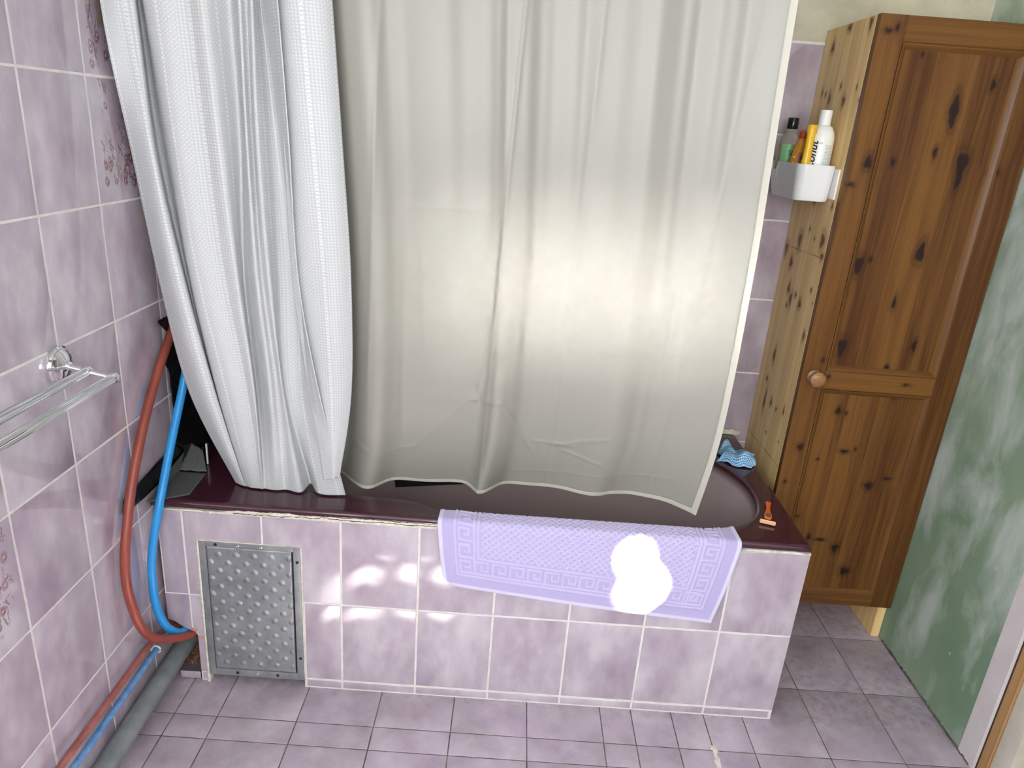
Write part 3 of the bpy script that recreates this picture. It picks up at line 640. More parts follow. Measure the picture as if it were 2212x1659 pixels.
# rope-stitched hem along the free edge
b = B(); e = A1[-1]; pts = e + np.array([.0, -.0016, 0]); b.tube(pts[::2], .0016, 6, cap=True)
b.make('hem_stitching', M_WAFFLE, cur)
M_LINER, t = cloth_mat('off_white_liner_fabric', (.43, .415, .36), .25)
t.b.inputs['Roughness'].default_value = .38
M_LHEM, t = cloth_mat('cream_liner_hem', (.64, .61, .52), .15)
A3 = surf(LN, 300, 420)
X, Z = A3[..., 0], A3[..., 2]; dy = np.zeros_like(X)
def crease(x0, z0, x1, z1, amp, w):
    global dy
    L = math.hypot(x1 - x0, z1 - z0); tx, tz = (x1 - x0) / L, (z1 - z0) / L
    s = (X - x0) * tx + (Z - z0) * tz; d = (X - x0) * tz - (Z - z0) * tx
    e = np.clip(np.minimum(s, L - s) / (.18 * L) + 1, 0, 1) if L > 0 else 0
    dy = dy - amp * e * np.exp(-(d / w) ** 2)
for c_ in ((.949, .973, 1.441, .993, .0018, .004), (.40, .955, .70, .963, .0010, .004), (.66, .815, .77, .822, .0014, .004), (.785, .822, .86, .828, .0032, .005), (.806, .903, .79, .825, .003, .005), (.775, .880, .80, .822, -.003, .006), (.86, .828, .94, .684, .0024, .005), (.77, .82, .62, .66, .0016, .006),
           (1.02, .70, 1.14, .735, .0018, .005), (.96, .705, 1.05, .70, .0020, .005), (1.04, .68, 1.13, .655, .0016, .005), (.55, .655, .62, .67, .0014, .004), (.45, .70, .52, .665, .0016, .004), (.9, .60, 1.35, .625, .0008, .003), (.42, 1.30, .9, 1.31, .0007, .004), (.5, .80, .75, .79, .0008, .003), (1.26, .92, 1.262, 1.14, .0020, .006),
           (.655, .95, .645, 1.2, .0022, .006), (.6, .75, .602, 1.1, -.002, .008), (1.0, .70, 1.02, 2.0, .0016, .006), (.81, .55, .86, 2.0, .0030, .005), (1.28, .6, 1.36, 2.0, .0018, .006), (.52, .9, .56, 2.0, .0024, .006)):
    crease(*c_)
r = np.random.RandomState(7)
U_, V_ = np.meshgrid(np.linspace(0, 1, A3.shape[0]), np.linspace(0, 1, A3.shape[1]), indexing='ij')
fold = 0
for k_, a_ in ((5.3, 1.), (8.1, .8), (13., .55), (19., .35), (29., .2)): fold = fold + a_ * np.sin(2 * PI * (U_ * k_ + r.rand()) + .7 * np.sin(3 * V_ + k_))
dy = dy + .0026 * fold * (1 - .75 * V_ ** 2)
A3[..., 1] += dy
b = B(); nh = 9
b.grid(A3[:, :-nh + 1]); lin = thing('shower_curtain_liner', (.9, .1, 2.03), 'plain off-white liner curtain hanging inside the bath to the right of the white waffle one', 'curtain')
ol = b.make('liner_cloth', M_LINER, lin, angle=0); md = ol.modifiers.new('s', 'SOLIDIFY'); md.thickness = .0006; md.offset = 0
b = B(); HM = A3[:, -nh:].copy(); HM[..., 1] -= .0012; HM[..., 2] -= 0; b.grid(HM); b2 = A3[-7:, :].copy(); b2[..., 1] -= .0010; b.grid(b2)
oh = b.make('hem', M_LHEM, lin, angle=0); md = oh.modifiers.new('s', 'SOLIDIFY'); md.thickness = .0016; md.offset = 0
# rail that carries both
rail = thing('curtain_rail', (0.0, .06, 2.06), 'white rail above the two shower curtains', 'curtain rail')
b = B(); b.tube([(x, .06, 2.062) for x in np.linspace(0.001, 2.154, 12)], .012, 16); b.make('rail_tube', M_WPLAST, rail)
b = B(); b.tube([(x, .09, 2.050) for x in np.linspace(.002, 2.153, 12)], .010, 16); b.make('inner_rail_tube', M_WPLAST, rail)

# ================================================================ bath mat hung over the rim
M_MAT = mat('lavender_towelling', (.56, .50, .74), .95, Sheen_Weight=.35, Sheen_Roughness=.5); t = NT(M_MAT)
g = t.n('ShaderNodeAttribute', attribute_name='hp'); spc = t.n('ShaderNodeSeparateColor', i_Color=g.outputs['Color'])
nz_ = t.noise(t.obj(), 420., 3., .7)
c_ = t.mix(spc.outputs[0], (.455, .40, .655), (.585, .535, .74)); c_ = t.mix(t.math('MULTIPLY', nz_, .35), c_, (.36, .32, .54)); c_ = t.mix(spc.outputs[1], c_, (.64, .60, .75))
t.base(c_); t.bump(nz_, .6, .0015)
mw = .72; na, ns = 470, 300; LT = .235 + .075 + .10
a_, s_ = np.meshgrid(np.linspace(0, 1, na), np.linspace(0, LT, ns), indexing='ij')
Lf = .170 + .062 * a_ + .006 * np.sin(a_ * PI)
# path: v from the bottom hem upwards
xb = .745 + .697 * a_; xt = .722 + .758 * a_
fr = np.clip(s_ / Lf, 0, 1.6); x = xb + (xt - xb) * np.minimum(fr, 1)
x = x + .004 * np.sin(fr * PI) * (a_ - .5)
yf, ztop, rr_ = -.0200, RZ + .0045, .013
over = s_ - Lf
y = np.full_like(x, yf); z = ztop - rr_ + over
y = np.where(over < 0, yf - .004 * np.sin(np.clip(-over / .2, 0, 1) * PI) * (.5 + .5 * np.sin(a_ * 9)), y)
th1 = np.clip(over / rr_, 0, PI / 2); y = np.where(over >= 0, yf + rr_ * (1 - np.cos(th1)), y); z = np.where(over >= 0, ztop - rr_ + rr_ * np.sin(th1), z)
o2 = over - rr_ * PI / 2; flat = .032 + .004 * a_ + .034 * np.clip(a_ - .90, 0, 1) * 6 ; y = np.where(o2 > 0, yf + rr_ + np.minimum(o2, flat), y)
o3 = o2 - flat; r2 = .014; th2 = np.clip(o3 / r2, 0, PI / 2); y = np.where(o3 > 0, yf + rr_ + flat + r2 * np.sin(th2), y); z = np.where(o3 > 0, ztop - r2 * (1 - np.cos(th2)), z)
o4 = o3 - r2 * PI / 2; z = np.where(o4 > 0, ztop - r2 - o4, z); y = np.where(o4 > 0, yf + rr_ + flat + r2 + o4 * .15, y)
z = z + .004 * np.exp(-((a_ - .05) / .08) ** 2) * (over > -.05)
# pattern in mat space
A_ = a_ * mw; S_ = s_; Lm = LT
hp = np.zeros_like(a_); hem_ = np.zeros_like(a_)
ed = np.minimum(np.minimum(A_, mw - A_), S_); hem_[ed < .010] = 1
def seg(p, q, w=.0026, lv=1.):
    global hp
    (x0, y0), (x1, y1) = p, q
    d = np.maximum(np.maximum(min(x0, x1) - A_, A_ - max(x0, x1)), np.maximum(min(y0, y1) - S_, S_ - max(y0, y1)))
    hp = np.maximum(hp, lv * np.clip((w + .0010 - np.maximum(d, 0)) / .0016, 0, 1) * (d < w + .001))
BI, KB, KH = .040, .050, .036
for off in (BI, KB + KH + .010):
    lo2, hi2 = off, mw - off; seg((lo2, off), (hi2, off), .0030); seg((lo2, off), (lo2, Lm), .0030); seg((hi2, off), (hi2, Lm), .0030)
KEY = [((0, 0), (0, 1)), ((0, 1), (.74, 1)), ((.74, 1), (.74, .34)), ((.74, .34), (.36, .34)), ((.36, .34), (.36, .66)), ((0, 0), (1, 0))]
n_k = 13; pk = (mw - 2 * KB - KH) / n_k
for i in range(n_k):
    for p, q in KEY: seg((KB + KH + pk * (i + p[0] * .98), KB + KH * p[1]), (KB + KH + pk * (i + q[0] * .98), KB + KH * q[1]))
for side in (0, 1):
    for i in range(8):
        for p, q in KEY:
            P_ = [(KB + KH - KH * k[1], KB + pk * (i + k[0] * .98)) for k in (p, q)]
            if side: P_ = [(mw - k[0], k[1]) for k in P_]
            seg(*P_)
ins = (A_ > KB + KH + .016) & (A_ < mw - KB - KH - .016) & (S_ > KB + KH + .016)
pd = .0175; uu, vv = (A_ + S_) / pd, (A_ - S_) / pd
lat = np.maximum(np.abs(np.sin(PI * uu)) ** .0, 0); du = np.abs((uu % 1) - .5) * 2; dv = np.abs((vv % 1) - .5) * 2
latt = np.clip((np.maximum(du, dv) - .52) / .2, 0, 1)
hp = np.where(ins, np.maximum(hp, latt), hp)
plain = (ed >= .010) & (ed < BI - .004)
hh = .0022 * hp + .0018 * hem_ * (ed > .0015)
P = np.stack([x, y, z], -1)
du_ = np.gradient(P, axis=0); dv_ = np.gradient(P, axis=1); Nn = np.cross(du_, dv_); Nn /= np.linalg.norm(Nn, axis=2)[..., None]
# the frayed lower left corner is folded back
cn = np.clip(1 - (A_ + S_) / .026, 0, 1); P = P + np.stack([cn * .010, -cn * .004, cn * .012], -1)
front = P + Nn * (hh + .0008)[..., None]
b = B(); b.grid(front, 0, {'hp': np.stack([hp * .8 + .1, hem_, plain * 1.], -1)})
back = P - Nn * .0022; b.grid(back[::-1], 0, {'hp': np.zeros(a_.shape + (3,))[::-1]})
for sl_ in ((slice(None), 0), (slice(None), -1), (0, slice(None)), (-1, slice(None))):
    e1, e2 = front[sl_], back[sl_]; b.grid(np.stack([e1, e2], 0), 0, {'hp': np.tile([.1, 1, 0], (2, len(e1), 1))})
bmat = b.make('bath_mat', M_MAT, None, angle=0)
tag(bmat, 'lavender towelling bath mat with key pattern border draped over the bath edge', 'bath mat')

# ================================================================ cabinet
cab = thing('tall_cabinet', (1.93, .55, 0), 'tall pine cabinet with knotty stained door standing against the green wall', 'cabinet')
KD = [(1.943,1.620,0.017,0.039), (1.945,1.593,0.012,0.035), (1.999,1.487,0.022,0.044), (2.000,1.451,0.011,0.044), (1.954,1.254,0.017,0.039), (1.923,1.509,0.008,0.021), (1.822,1.478,0.008,0.015), (1.753,1.473,0.015,0.025), (1.831,1.734,0.005,0.009), (1.749,1.786,0.007,0.015), (1.729,1.779,0.015,0.008), (1.796,1.209,0.019,0.034), (1.825,1.226,0.007,0.010), (1.918,1.113,0.008,0.026), (2.005,0.995,0.010,0.025), (1.804,0.976,0.018,0.039), (2.023,1.677,0.009,0.020), (2.084,1.472,0.016,0.013), (1.943,0.927,0.008,0.009), (1.755,0.938,0.007,0.010), (1.721,1.415,0.015,0.008), (1.838,0.785,0.012,0.016), (1.863,0.779,0.006,0.008), (1.884,0.658,0.018,0.009), (1.916,0.667,0.005,0.009), (1.812,0.627,0.007,0.006), (1.746,0.667,0.012,0.016), (1.724,0.551,0.008,0.008), (1.983,0.551,0.019,0.017), (2.033,0.579,0.019,0.006), (1.841,0.360,0.010,0.015), (1.878,0.354,0.023,0.007), (1.931,0.327,0.015,0.022), (1.979,0.247,0.022,0.020), (1.787,0.430,0.014,0.005), (1.945,0.928,0.008,0.009), (1.781,0.891,0.008,0.007), (2.007,0.882,0.014,0.005), (1.987,0.838,0.013,0.007), (2.081,0.344,0.006,0.010)]
KS = [(0.635,1.764,0.014,0.020), (0.546,1.804,0.017,0.014), (0.422,1.800,0.013,0.021), (0.588,1.629,0.012,0.023), (0.647,1.649,0.007,0.014), (0.619,1.642,0.007,0.011), (0.490,1.620,0.014,0.019), (0.526,1.660,0.007,0.013), (0.393,1.619,0.009,0.008), (0.588,1.240,0.017,0.032), (0.431,1.260,0.019,0.030), (0.531,1.280,0.007,0.009), (0.486,1.258,0.005,0.007), (0.679,1.200,0.014,0.028), (0.621,1.168,0.017,0.023), (0.597,1.094,0.014,0.023), (0.568,1.066,0.015,0.027), (0.536,1.086,0.010,0.011), (0.494,1.068,0.015,0.019), (0.588,1.043,0.008,0.011), (0.434,1.122,0.008,0.010), (0.419,0.992,0.010,0.019), (0.703,0.915,0.007,0.008), (0.603,0.877,0.012,0.033), (0.413,1.220,0.014,0.013), (0.407,1.090,0.005,0.004), (0.415,1.355,0.008,0.013), (0.424,1.652,0.006,0.010), (0.540,1.355,0.010,0.009), (0.552,0.737,0.010,0.019), (0.607,0.725,0.010,0.049), (0.623,0.792,0.010,0.013), (0.502,0.733,0.008,0.008), (0.444,0.751,0.007,0.020), (0.542,0.638,0.006,0.005), (0.432,0.653,0.006,0.004)]
CX0, CX1, CF = 1.7045, 2.1535, .395
b = B(); D = .703 - CF - .002
board(b, (CX0 + .018, .701, 0), (0, -1, 0), (0, 0, 1), (-1, 0, 0), .701 - CF, 1.815, .018, [(.701 - ky, kz, a, c) for ky, kz, a, c in KS], .0034,
      [0, .038, .075, .118, .142, .185, .214, .246, .270, .35], 12, [(1.210, .022), (.581, .022)])
b.make('side_panel', M_PINE, cab)
b = B(); board(b, (CX1, .701, 0), (0, -1, 0), (0, 0, 1), (-1, 0, 0), .701 - CF, 1.79, .027, [(.2, .5, .01, .02)], .02, seed=13)
b.make('side_panel', M_PINE, cab)
b = B(); b_ = .0185
board(b, (CX0 + .02, CF + .004, 1.797), (1, 0, 0), (0, 1, 0), (0, 0, 1), CX1 - CX0 - .05, .30, .016, res=.05, seed=14, horiz=True)
b.make('top_panel', M_PINE, cab)
b = B(); board(b, (CX0 + .02, CF + .006, .14), (1, 0, 0), (0, 1, 0), (0, 0, 1), CX1 - CX0 - .05, .29, .016, res=.05, seed=15, horiz=True)
b.make('bottom_shelf', M_PINE, cab)
# door
DX0, DX1, DZ0, DZ1, DY = 1.7045, 2.1525, .127, 1.815, CF - .001
door = B(); ZM0, ZM1, ZB1 = .852, .906, .166
def kn(x0, x1, z0, z1): return [(x - x0, z - z0, a, c) for x, z, a, c in KD if x0 - .02 < x < x1 + .02 and z0 - .03 < z < z1 + .03]
SW = .066; tk = .021
FR = [(DX0, DX0 + SW, DZ0, DZ1, False, 31), (DX1 - SW, DX1, DZ0, DZ1, False, 32), (DX0 + SW, DX1 - SW, 1.757, DZ1, True, 33), (DX0 + SW, DX1 - SW, ZM0, ZM1, True, 34), (DX0 + SW, DX1 - SW, DZ0, ZB1, True, 35)]
for x0, x1, z0, z1, hz, sd_ in FR:
    board(door, (x0, DY, z0), (1, 0, 0), (0, 0, 1), (0, -1, 0), x1 - x0 - .0004, z1 - z0, tk, kn(x0, x1, z0, z1) if not hz or z0 < 1.5 else [], .0045, seed=sd_, horiz=hz)
dob = door.make('door', M_DOOR, cab)
for z0, z1, sd_ in ((ZB1, ZM0, 41), (ZM1, 1.757, 42)):
    b = B(); x0, x1 = DX0 + SW, DX1 - SW
    board(b, (x0, DY, z0), (1, 0, 0), (0, 0, 1), (0, -1, 0), x1 - x0, z1 - z0, .009, kn(x0, x1, z0, z1), .0026,
          [0, .031, .066, .090, .124, .150, .178, .203, .228, .262, .295, .34], sd_)
    b.make('door_panel', M_DOOR, dob)
    b = B(); c4 = [(x0, z0), (x1, z0), (x1, z1), (x0, z1)]; w_ = .016
    i4 = [(x0 + w_, z0 + w_), (x1 - w_, z0 + w_), (x1 - w_, z1 - w_), (x0 + w_, z1 - w_)]
    prof = [(0, .0208), (.12, .0185), (.3, .0180), (.6, .0150), (.85, .0112), (1, .0092)]
    for k in range(4):
        k2 = (k + 1) % 4; rows_ = []
        for f_, d_ in prof:
            pa = [c4[k][q] + (i4[k][q] - c4[k][q]) * f_ for q in (0, 1)]; pb = [c4[k2][q] + (i4[k2][q] - c4[k2][q]) * f_ for q in (0, 1)]
            rows_.append([(pa[0], DY - d_, pa[1]), (pb[0], DY - d_, pb[1])])
        R_ = np.array(rows_); L2 = np.linalg.norm(R_[0, 1] - R_[0, 0]); g_ = np.zeros(R_.shape); g_[:, :, 0] = np.linspace(0, .016, len(prof))[:, None]; g_[:, 1, 1] = L2; g_[..., 2] = sd_ + k
        b.grid(R_, 0, {'wk': np.tile([0, .5, .05], (len(prof), 2, 1)), 'wg': g_})
    b.make('moulding', M_DOOR, dob, angle=20)
b = B(); kx, kz = 1.738, .889
b.lathe([(.010, 0), (.019, .002), (.020, .006), (.013, .010), (.011, .016), (.014, .021), (.021, .026), (.0225, .031), (.0215, .036), (.016, .040), (.006, .0415), (.0005, .0416)], 36, (kx, DY - tk, kz), (0, -1, 0))
kn_ = b.make('knob', simple_noise('turned_pine_knob', (.33, .17, .07), (.22, .10, .035), 3., .4, sc=(8, 60, 60)), dob); tag(kn_, 'round turned wooden knob')

# ================================================================ shower caddy and its bottles
cad = thing('shower_caddy', (1.65, .54, 1.362), 'white plastic basket fixed to the pale cabinet side holding bottles', 'basket')
b = B()
def rrect(x0, x1, y0, y1, r, n=10):
    o = []
    for cx_, cy_, a0 in ((x1 - r, y1 - r, 0), (x0 + r, y1 - r, 90), (x0 + r, y0 + r, 180), (x1 - r, y0 + r, 270)):
        for k in range(n): a = math.radians(a0 + 90 * k / (n - 1)); o.append((cx_ + r * math.cos(a), cy_ + r * math.sin(a)))
    return np.array(o)
def dens(o, m=400):
    c = np.vstack([o, o[:1]]); s = np.concatenate([[0], np.cumsum(np.linalg.norm(np.diff(c, axis=0), axis=1))]); q = np.linspace(0, s[-1], m, endpoint=False)
    return np.stack([np.interp(q, s, c[:, 0]), np.interp(q, s, c[:, 1])], -1)
top_o, top_i = dens(rrect(1.5955, 1.699, .414, .668, .026)), dens(rrect(1.5980, 1.6965, .4165, .6655, .0235))
bot_o, bot_i = dens(rrect(1.6030, 1.697, .420, .645, .026)), dens(rrect(1.6055, 1.6945, .4225, .6425, .0235))
zt = np.full(400, 1.457)
nm = (top_o[:, 0] < 1.602)
yy = top_o[:, 1]; notch = np.clip((np.minimum(yy - .585, .640 - yy)) / .004, 0, 1) * nm; zt = zt - .022 * notch
pr_ = []
for k in (0, .15, .4, .7, 1): pr_.append(np.column_stack([bot_o * (1 - k) + top_o * k, 1.372 + (zt - 1.372) * k]))
pr_ = [np.column_stack([bot_o * .0 + (bot_o - [1.652, .53]) * .8 + [1.652, .53], np.full(400, 1.3620)]), np.column_stack([(bot_o - [1.652, .53]) * .97 + [1.652, .53], np.full(400, 1.3640)])] + pr_
for k in (1, .7, .3, 0): pr_.append(np.column_stack([bot_i * (1 - k) + top_i * k, 1.372 + (zt - 1.372) * k]))
pr_.append(np.column_stack([(bot_i - [1.652, .53]) * .2 + [1.652, .53], np.full(400, 1.3655)]))
b.grid(np.array(pr_).transpose(1, 0, 2), closeu=True); b.add(pr_[0], [tuple(range(400))]); b.add(pr_[-1], [tuple(range(400))[::-1]])
b.make('basket', M_WPLAST, cad, angle=50)
b = B(); b.box((1.6995, .409, 1.372), (1.7040, .66, 1.450), bev=.0015); b.make('back_plate', M_WPLAST, cad)

def text_mesh(b, txt, size, org, right, upv, nrm, rad=None, center=None, shear=0., bold=0., mi=0, maxw=None, ext=.0004):
    cu = bpy.data.curves.new('t', 'FONT'); cu.body = txt; cu.size = size; cu.shear = shear; cu.offset = bold; cu.resolution_u = 3
    ob = bpy.data.objects.new('t', cu); me = bpy.data.meshes.new_from_object(ob)
    bm = bmesh.new(); bm.from_mesh(me); bmesh.ops.triangulate(bm, faces=bm.faces[:])
    if rad: bmesh.ops.subdivide_edges(bm, edges=[e for e in bm.edges if e.calc_length() > size * .2], cuts=1)
    right, upv, nrm, org = Vector(right), Vector(upv), Vector(nrm), Vector(org)
    for v in bm.verts:
        x, y = v.co.x, v.co.y
        if maxw: x *= maxw
        if rad:                                   # wrapped round a vertical cylinder (org on its axis); x runs with right
            d = right * x + upv * y; s = d.dot(Vector((nrm.y, -nrm.x, 0)) * -1) if False else d.dot(Vector((-nrm.y, nrm.x, 0)))
            a = s / rad; n2 = Matrix.Rotation(a, 3, 'Z') @ nrm; v.co = org + n2 * (rad + ext) + Vector((0, 0, d.z))
        else: v.co = org + right * x + upv * y + nrm * ext
    b.bm(bm, mi); bpy.data.objects.remove(ob); bpy.data.curves.remove(cu); bpy.data.meshes.remove(me)
def cylpatch(b, c, r, a0, a1, z0, z1, mi=0, n=24, r1=None, sx=1, sy=1):
    a = np.radians(np.linspace(a0, a1, n)); P = np.zeros((n, 2, 3))
    for j, (z, q) in enumerate(((z0, r), (z1, r1 or r))): P[:, j, 0] = c[0] + q * np.cos(a) * sx; P[:, j, 1] = c[1] + q * np.sin(a) * sy; P[:, j, 2] = z
    b.grid(P, mi)
INK = mat('black_ink', (.012, .012, .012), .5); INKG = mat('grey_green_print', (.40, .50, .46), .6)
# white bottle
C_ = (1.6625, .478); z0 = 1.3665
wbo = thing('shampoo_bottle', (C_[0], C_[1], z0), 'white bottle lettered coconut at the cabinet end of the basket', 'bottle')
M_WB = mat('white_bottle_plastic', (.86, .85, .80), .3)
b = B(); b.lathe([(.028, 0), (.0325, .003), (.0335, .010), (.0335, .150), (.0325, .162), (.029, .175), (.0215, .187), (.0155, .191)], 48, (*C_, z0)); b.make('bottle_body', M_WB, wbo)
b = B(); b.lathe([(.0150, .190), (.0155, .1905), (.0152, .226), (.0145, .2285), (.0125, .229)], 36, (*C_, z0)); b.make('cap', M_WB, wbo)
b = B(); nr_ = Vector((.868 - C_[0], -1.552 - C_[1], 0)).normalized()
na_ = Matrix.Rotation(math.radians(-10), 3, 'Z') @ nr_
text_mesh(b, 'coConut', .029, (C_[0], C_[1], z0 + .045), (0, 0, 1), tuple(-Vector((-na_.y, na_.x, 0))), tuple(na_), rad=.0335, shear=.3, bold=.0006)
b.make('lettering', INK, wbo); b = B(); text_mesh(b, 'NATURE', .0056, (C_[0], C_[1], z0 + .143), tuple(Vector((-na_.y, na_.x, 0))), (0, 0, 1), tuple(Matrix.Rotation(math.radians(-24), 3, 'Z') @ nr_), rad=.0335)
lt_ = b.make('lettering', INK, wbo)
b = B(); q = math.degrees(math.atan2(nr_.y, nr_.x)); rs = random.Random(2)
for k in range(22):
    zz = z0 + .140 - k * .0036
    a = q + 26
    while a < q + 62:
        w = rs.uniform(3, 9); cylpatch(b, C_, .0338, a, a + w, zz, zz + .0016, n=4); a += w + 1.6
b.make('small_print', INKG, wbo)
# clear bottle with green label
C_ = (1.6285, .618); z0 = 1.3665
gb = thing('shower_gel_bottle', (*C_, z0), 'clear bottle with green label and black cap at the curtain end of the basket', 'bottle')
M_CLR = mat('clear_bottle_plastic', (.90, .90, .84), .08, Transmission_Weight=.92, IOR=1.2)
b = B(); b.lathe([(.022, 0), (.0255, .003), (.0265, .010), (.0280, .120), (.0280, .140), (.0255, .156), (.0195, .166), (.0135, .171), (.0135, .180)], 44, (*C_, z0)); b.make('bottle_body', M_CLR, gb)
b = B(); b.lathe([(.0145, .179), (.0155, .181), (.0152, .207), (.0140, .209)], 32, (*C_, z0)); b.make('cap', mat('black_cap', (.006, .012, .012), .2), gb)
b = B(); b.lathe([(.020, .002), (.0248, .006), (.0252, .060), (.0248, .0605)], 32, (*C_, z0)); b.make('green_gel', mat('green_gel', (.10, .42, .02), .2), gb)
nr_ = Vector((.868 - C_[0], -1.552 - C_[1], 0)).normalized(); q = math.degrees(math.atan2(nr_.y, nr_.x))
b = B(); cylpatch(b, C_, .0286, q - 38, q + 46, z0 + .030, z0 + .138, n=24); lb = b.make('label', mat('green_label', (.20, .46, .20), .4), gb)
b = B(); text_mesh(b, 'Si', .020, (*C_, z0 + .108), tuple(Vector((-nr_.y, nr_.x, 0))), (0, 0, 1), tuple(Matrix.Rotation(math.radians(2), 3, 'Z') @ nr_), rad=.0292)
b.make('lettering', INK, gb); b = B(); text_mesh(b, 'T', .022, (*C_, z0 + .118), tuple(Vector((-nr_.y, nr_.x, 0))), (0, 0, 1), tuple(Matrix.Rotation(math.radians(-62), 3, 'Z') @ nr_), rad=.0292)
b.make('lettering', INK, gb)
# orange bottle
C_ = (1.636, .542); ob_ = thing('sunscreen_bottle', (*C_, z0), 'small orange bottle with red cap between clear bottle and yellow bottle', 'bottle')
b = B(); b.lathe([(.020, 0), (.024, .004), (.0245, .050), (.023, .090), (.017, .125), (.0105, .150), (.0085, .156)], 36, (*C_, z0), sy=.8); b.make('bottle_body', mat('orange_plastic', (.72, .30, .03), .3), ob_)
b = B(); b.lathe([(.0100, .155), (.0108, .157), (.0100, .172), (.007, .175)], 28, (*C_, z0)); b.make('cap', mat('red_cap', (.50, .07, .02), .35), ob_)
nr_ = Vector((.868 - C_[0], -1.552 - C_[1], 0)).normalized(); q = math.degrees(math.atan2(nr_.y, nr_.x))
b = B(); P_ = []
cylpatch(b, C_, .0252, q - 5, q + 50, z0 + .040, z0 + .118, n=14, r1=.0200, sy=.84)
b.make('label', mat('brick_red_label', (.42, .13, .07), .5), ob_)
b = B()
for k, ch in enumerate('GLD'): text_mesh(b, ch, .017, (*C_, z0 + .098 - .019 * k), tuple(Vector((-nr_.y, nr_.x, 0))), (0, 0, 1), tuple(Matrix.Rotation(math.radians(8), 3, 'Z') @ nr_), rad=.0262, bold=.0006)
b.make('lettering', mat('dark_red_ink', (.10, .01, .02), .5), ob_)
b = B()
for k in range(5): b.lathe([(.0001, .0012), (.0022, .001), (.0026, 0)], 12, tuple(Vector((*C_, z0 + .105 - .014 * k)) + Matrix.Rotation(math.radians(-32), 3, 'Z') @ nr_ * (.0235 - .0002 * k)), tuple(Matrix.Rotation(math.radians(-32), 3, 'Z') @ nr_))
b.make('printed_dot', mat('pale_yellow_print', (.80, .66, .30), .5), ob_)
# yellow bottle
C_ = (1.6225, .448); yb = thing('yellow_tube', (*C_, z0), 'slim bright yellow waisted tube in front of the white bottle', 'tube')
b = B(); b.lathe([(.0105, 0), (.0125, .003), (.0125, .080), (.0110, .110), (.0098, .135), (.0108, .160), (.0125, .178), (.0125, .186), (.0105, .188)], 32, (*C_, z0), sx=1.0, sy=.8)
b.make('tube_body', mat('yellow_plastic', (.86, .50, .02), .35), yb)
b = B(); b.lathe([(.0130, .168), (.0133, .169), (.0133, .187), (.0115, .1892)], 32, (*C_, z0), sy=.82); b.make('cap', mat('yellow_cap', (.80, .46, .02), .3), yb)

# ================================================================ cloth and razor on the rim
M_CLOTH = mat('blue_white_cloth', (.3, .6, .8), .85); t = NT(M_CLOTH); g = t.n('ShaderNodeAttribute', attribute_name='cuv'); sp = t.n('ShaderNodeSeparateXYZ', i_Vector=g.outputs['Vector'])
zg = t.math('MULTIPLY', t.math('PINGPONG', sp.outputs[0], .0045), .8)
st = t.math('SINE', t.math('MULTIPLY', t.math('ADD', sp.outputs[1], zg), 2 * PI / .0088))
t.base(t.mix(t.ramp(t.math('ADD', t.math('MULTIPLY', st, .5), .5), [(.40, (0,)), (.60, (1,))]), (.05, .27, .60), (.52, .74, .86)))
t.bump(t.noise(t.obj(), 500.), .4, .001)
n = 90; U_, V_ = np.meshgrid(np.linspace(-1, 1, n), np.linspace(-1, 1, n), indexing='ij')
rg = np.random.RandomState(14); X = .052 * U_; Y = .058 * V_; Zc = .030 * np.clip(1 - .55 * U_ ** 2 - .6 * V_ ** 2, 0, 1)
for q in range(12):
    a = rg.uniform(0, PI); fq = rg.uniform(1.2, 4.2); ph = rg.uniform(0, 6.3); w = np.sin(fq * (U_ * math.cos(a) + V_ * math.sin(a)) * 2 + ph + .6 * np.sin(3 * V_ + q))
    Zc = Zc + .0050 * w / (fq ** .35); X = X + .0028 * np.cos(fq * 2 * (V_ * math.cos(a)) + ph); Y = Y + .0028 * np.sin(fq * 2 * U_ + ph)
Zc = np.maximum(Zc, .0012 + .002 * (U_ + 1)); Zc = Zc * np.clip((1.06 - np.maximum(abs(U_), abs(V_))) * 7, .12, 1)
ca_, sa_ = math.cos(-.35), math.sin(-.35)
P = np.stack([1.610 + X * ca_ - Y * sa_, .487 + X * sa_ + Y * ca_, RZ + .0012 + Zc], -1)
b = B(); b.grid(P, 0, {'cuv': np.stack([U_ * .09, V_ * .10, U_ * 0], -1)})
cl = b.make('dishcloth', M_CLOTH, None, angle=0); md = cl.modifiers.new('s', 'SOLIDIFY'); md.thickness = .0012; md.offset = 1
tag(cl, 'crumpled blue and white zigzag striped cloth on the far corner of the bath rim', 'cloth')

rz = thing('razor', (1.592, .14, RZ), 'orange disposable razor lying on the burgundy bath rim', 'razor')
M_OR = mat('orange_razor_plastic', (.85, .13, .01), .35)
p0_, p1_ = Vector((1.615, .200, RZ + .006)), Vector((1.580, .098, RZ + .010)); n = 24
b = B(); P = []
ax = (p1_ - p0_).normalized(); sd2 = Vector((ax.y, -ax.x, 0)).normalized() * -1
for i in range(n):
    f = i / (n - 1); w = .0085 - .0042 * math.sin(min(1, f * 1.25) * PI) + .0025 * f; h = .0045 - .001 * math.sin(f * PI)
    if f > .8: w = .0105 - (f - .8) * .01
    c = p0_.lerp(p1_, f); k = .35 if i in (0, n - 1) else 1
    P.append([(c + sd2 * w * k * math.copysign(abs(math.cos(a)) ** .7, math.cos(a)) + Vector((0, 0, 1)) * h * k * math.copysign(abs(math.sin(a)) ** .7, math.sin(a)))[:] for a in np.linspace(0, 2 * PI, 20, endpoint=False)])
b.grid(np.array(P), closev=True); b.add(P[0], [tuple(range(20))[::-1]]); b.add(P[-1], [tuple(range(20))]); b.make('handle', M_OR, rz)
b = B(); bm = bmesh.new(); bmesh.ops.create_uvsphere(bm, u_segments=20, v_segments=12, radius=1)
